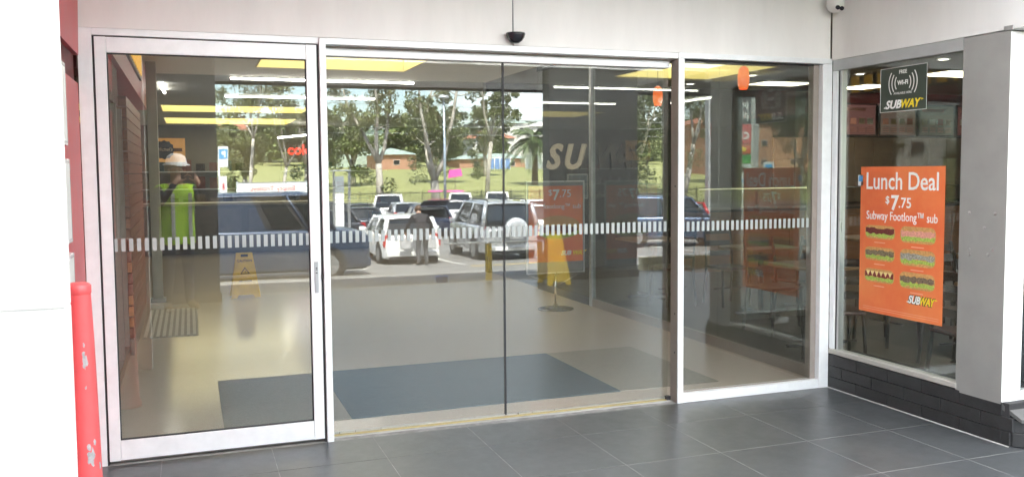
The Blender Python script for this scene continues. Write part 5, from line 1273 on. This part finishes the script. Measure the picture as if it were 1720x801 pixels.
# ================================================================== TREES
rnd = random.Random(21)
def leaf_mesh(name, clumps, m, size, per, droop=0.0, seed=1, flat=.5):
    """clumps: (x,y,z,r). Leaf sized quads scattered through every clump."""
    r = random.Random(seed); vs = []; fs = []
    for (cx, cy, cz, cr_) in clumps:
        for _ in range(per):
            while True:
                p = Vector((r.uniform(-1, 1), r.uniform(-1, 1), r.uniform(-1, 1)))
                if p.length < 1: break
            p = Vector((cx+p.x*cr_, cy+p.y*cr_, cz+p.z*cr_*(.7+droop*.6)))
            a = Vector((r.gauss(0, 1), r.gauss(0, 1), r.gauss(0, .5)-droop*1.6)).normalized()
            b = a.cross(Vector((r.gauss(0, 1), r.gauss(0, 1), r.gauss(0, 1)))).normalized()
            L_ = size*r.uniform(.6, 1.4); W_ = L_*flat
            i = len(vs)
            vs += [tuple(p-a*L_/2), tuple(p+b*W_/2), tuple(p+a*L_/2), tuple(p-b*W_/2)]; fs.append((i, i+1, i+2, i+3))
    me = bpy.data.meshes.new(name); me.from_pydata(vs, [], fs); me.materials.append(m); return me
def limb_path(r, a, d, ln, n, wob, lift=.1):
    pts = [Vector(a)]; d = Vector(d).normalized()
    for k in range(n):
        d = (d+Vector((r.uniform(-wob, wob), r.uniform(-wob, wob), r.uniform(-wob*.4, wob)+lift))).normalized(); pts.append(pts[-1]+d*ln/n)
    return pts
def gum(label, x, y, h, seed, spread=4.0, tr=.28, leaf=leaf_a, barkm=bark, lean=(0, 0), fork=.35, nl=5, per=170, size=.25, droop=.5, low=False, name='gum_tree', group='gum trees beyond the car park'):
    r = random.Random(seed); z0 = zg(y)
    t = thing(name, label, 'tree', (x, y, z0), group=group)
    tk = MB(); base = Vector((0, 0, -.15))
    fk = Vector((lean[0]*fork, lean[1]*fork, h*fork))
    tk.tube([base, base+(fk-base)*.5+Vector((r.uniform(-.15, .15), 0, 0)), fk], [tr*1.25, tr, tr*.85], n=9)
    tk.build('trunk', barkm, t, local=True)
    clumps = []; lm = MB()
    for k in range(nl):
        a = 2*pi*k/nl+r.uniform(-.4, .4); d = Vector((cos(a)*.42+lean[0]/h, sin(a)*.35, 1))
        pts = limb_path(r, fk, d, h*(1-fork)*r.uniform(.75, 1.0), 6, .22)
        lm.tube(pts, [tr*.62*(1-.13*i) for i in range(len(pts))], n=6)
        for j in range(2, len(pts)):
            for q in range(2):
                aa = r.uniform(0, 2*pi); dd = Vector((cos(aa), sin(aa), r.uniform(-.1, .5))); ln = spread*r.uniform(.25, .62)
                tp = limb_path(r, pts[j], dd, ln, 3, .3, 0)
                lm.tube(tp, [tr*.16, tr*.12, tr*.08, tr*.03], n=4)
                e = tp[-1]; clumps.append((e.x, e.y, e.z-.2*droop, spread*r.uniform(.13, .25)))
    if low:
        for q in range(low):
            clumps.append((r.uniform(-spread*.55, spread*.45), r.uniform(-1, 1), r.uniform(h*.10, h*.45), spread*r.uniform(.15, .28)))
    lm.build('limbs', barkm, t, local=True)
    o = bpy.data.objects.new('crown', leaf_mesh('crown', clumps, leaf, size, per, droop, seed)); C.objects.link(o); o.parent = t
    return t
gum('tall pale gum with a leaning trunk left of centre, before the fence', 13.6, -61.5, 13.5, 3, 3.0, .30, lean=(-1.2, 0), fork=.30, nl=3, low=2, per=134)
gum('forked pale gum beside the lamp post', 17.8, -61.8, 13.5, 5, 3.5, .36, lean=(-.6, 0), fork=.20, nl=3, low=1, per=134)
gum('thin gum right of centre with a bushy crown', 24.8, -70, 14, 8, 2.6, .20, lean=(1.0, 0), fork=.4, nl=4, low=1, per=165)
gum('dark leafy gum left of the power pole', 8.4, -66, 9.0, 9, 3.2, .24, leaf=leaf_b, fork=.4, nl=4, low=7, per=151)
gum('slim leaning gum above the parking sign', 3.6, -62, 13.0, 12, 3.4, .13, lean=(1.2, 0), fork=.45, nl=3, per=105)
gum('thin bare limbed gum in the left door glass', 6.2, -64, 12.5, 14, 3.8, .13, lean=(1.4, 0), fork=.3, nl=3, per=90)
gum('white trunked gum between the two dark columns', 32.5, -58, 14, 17, 3.6, .30, fork=.45, nl=3, low=9, leaf=leaf_b, per=180)
gum('leaning gum right of the white mullion', 41, -64, 14, 19, 4.2, .25, lean=(3, 0), fork=.4, nl=3, low=3, per=165)
gum('bushy gum beside the pylon sign', 52, -62, 12, 23, 4.6, .3, lean=(1, 0), fork=.3, nl=5, low=8, leaf=leaf_b, per=180)
gum('broad green tree behind the left gum', 16.5, -92, 8.0, 26, 4.2, .3, leaf=leaf_c, fork=.25, nl=5, per=165, size=0.32, low=5, droop=.2, name='broad_tree')
gum('broad dark tree behind the forked gum', 27.0, -96, 9.0, 27, 4.4, .3, leaf=leaf_b, fork=.25, nl=5, per=165, size=0.32, low=5, droop=.2, name='broad_tree')
gum('bright green bushy tree left of the power pole foot', 11.6, -84, 5.5, 31, 2.6, .2, leaf=leaf_c, fork=.2, nl=5, per=151, size=0.25, low=4, droop=.1, name='broad_tree')
gum('round tree low behind the trolley sign', 5.0, -88, 6, 33, 3.6, .3, leaf=leaf_a, fork=.2, nl=5, per=165, size=0.29, low=5, droop=.2, name='broad_tree')
gum('broad tree between the brick hall and the nets', 38.5, -112, 9.0, 35, 4.2, .3, leaf=leaf_a, fork=.3, nl=5, per=165, size=0.32, low=4, droop=.3, name='broad_tree')
gum('dense tree behind the white trunked gum', 47, -84, 12, 37, 6, .4, leaf=leaf_b, fork=.2, nl=6, per=180, size=0.32, low=8, droop=.2, name='broad_tree')
gum('tree in front of the orange brick building on the right', 62, -88, 13, 39, 5, .35, leaf=leaf_a, fork=.25, nl=5, per=180, size=0.32, low=6, droop=.2, name='broad_tree')
gum('tree beside the narrow white house', -31.5, -41, 7.5, 43, 3.4, .2, leaf=leaf_b, fork=.3, nl=4, per=189, low=3)
gum('tree shading the far left lawn', -6, -70, 13, 41, 6, .35, leaf=leaf_b, fork=.25, nl=5, per=180, size=0.32, low=8, droop=.2, name='broad_tree')
# palm
def palm(x, y, h, label):
    t = thing('palm_tree', label, 'tree', (x, y, zg(y)))
    MB().tube([(0, 0, -.2), (.05, 0, h*.5), (0, 0, h)], [.42, .36, .40], n=10).build('trunk', bark_d, t, local=True)
    r = random.Random(4)
    for k in range(38):
        a = 2*pi*k/38*2.4; el = r.uniform(-.35, 1.25); L_ = r.uniform(3.0, 3.9); m_ = MB(); pts = []
        for q in range(7):
            f = q/6; rad = L_*f*cos(el*(1-.2*f)); z = h+L_*(sin(el)*f-(.55+.2*(1-el))*f*f)
            pts.append(Vector((cos(a)*rad, sin(a)*rad, z)))
        for q in range(6):
            p0, p1 = pts[q], pts[q+1]; d = (p1-p0).normalized(); sd_ = Vector((-sin(a), cos(a), 0))
            for u in range(3):
                pp = p0+(p1-p0)*u/3; wl = .75*(1-abs(2*(q+u/3)/6-.9)*.7)
                for sg in (-1, 1):
                    tip = pp+sd_*sg*wl*.8+d*.35-Vector((0, 0, .28)); m_.quad([pp, pp+d*.24, tip+d*.12, tip])
        m_.build('frond', palm_m, t, local=True)
palm(37.2, -90, 5.3, 'feather palm with drooping fronds on the grass edge')
# hill wood : nearest trees one by one, sharing three crowns
protos = []
for k, (lf, sd_) in enumerate(((leaf_a, 51), (leaf_b, 52), (leaf_c, 53))):
    r = random.Random(sd_); cl = []
    for q in range(46):
        a = r.uniform(0, 2*pi); u = r.uniform(0, 1); rad = 4.6*math.sqrt(r.uniform(0, 1))*(1-.45*u)
        cl.append((cos(a)*rad, sin(a)*rad, 2.2+u*7.2, r.uniform(.8, 1.7)))
    cm = leaf_mesh('crown', cl, lf, .75, 60, .1, sd_, .6)
    tm_ = MB().tube([(0, 0, -1), (.2, 0, 4), (0, .1, 8)], [.35, .25, .1], n=6).mesh('trunk', bark_d)
    protos.append((cm, tm_))
r = random.Random(77); cnt = 0
hw = ['dark', 'olive', 'bright green', 'dull green', 'rounded', 'tall', 'wide', 'ragged']
spots_ = []
for row, (y, n_) in enumerate(((-158, 14), (-178, 16), (-205, 18), (-240, 20))):
    for k in range(n_):
        az = -.10+ (k+.5)/n_*.80+r.uniform(-.012, .012)
        x = -.37+(abs(y)+5.5)*math.tan(az); yy = y+r.uniform(-7, 7)
        if any(abs(x-hx) < 9 and yy > hy-6 and yy < hy+22 for hx, hy in ((72, -205), (86, -200), (65, -190), (9, -215))): continue
        spots_.append((x, yy, row))
for x, yy, row in spots_:
    cm, tm_ = protos[r.randrange(3)]; s_ = r.uniform(.62, 1.05)
    t = thing('hill_tree', 'leafy tree on the wooded hill far beyond the grass', 'tree', (x, yy, zg(yy)-.5), r.uniform(0, 6.28), group='trees on the wooded hill'); t.scale = (s_*1.15, s_*1.15, s_)
    for nm, me in (('crown', cm), ('trunk', tm_)):
        o = bpy.data.objects.new(nm, me); C.objects.link(o); o.parent = t
cl = []
for q in range(420):
    az = r.uniform(-.5, 1.0); y = -r.uniform(262, 350); x = (abs(y))*math.tan(az); cl.append((x, y, zg(y)+r.uniform(0, 4.5), r.uniform(3, 6)))
o = bpy.data.objects.new('far_wood', leaf_mesh('far_wood', cl, leaf_b, 1.8, 42, .0, 99, .7)); C.objects.link(o); o['kind'] = 'stuff'
tag(o, 'continuous far wood along the hill crest', 'wood')
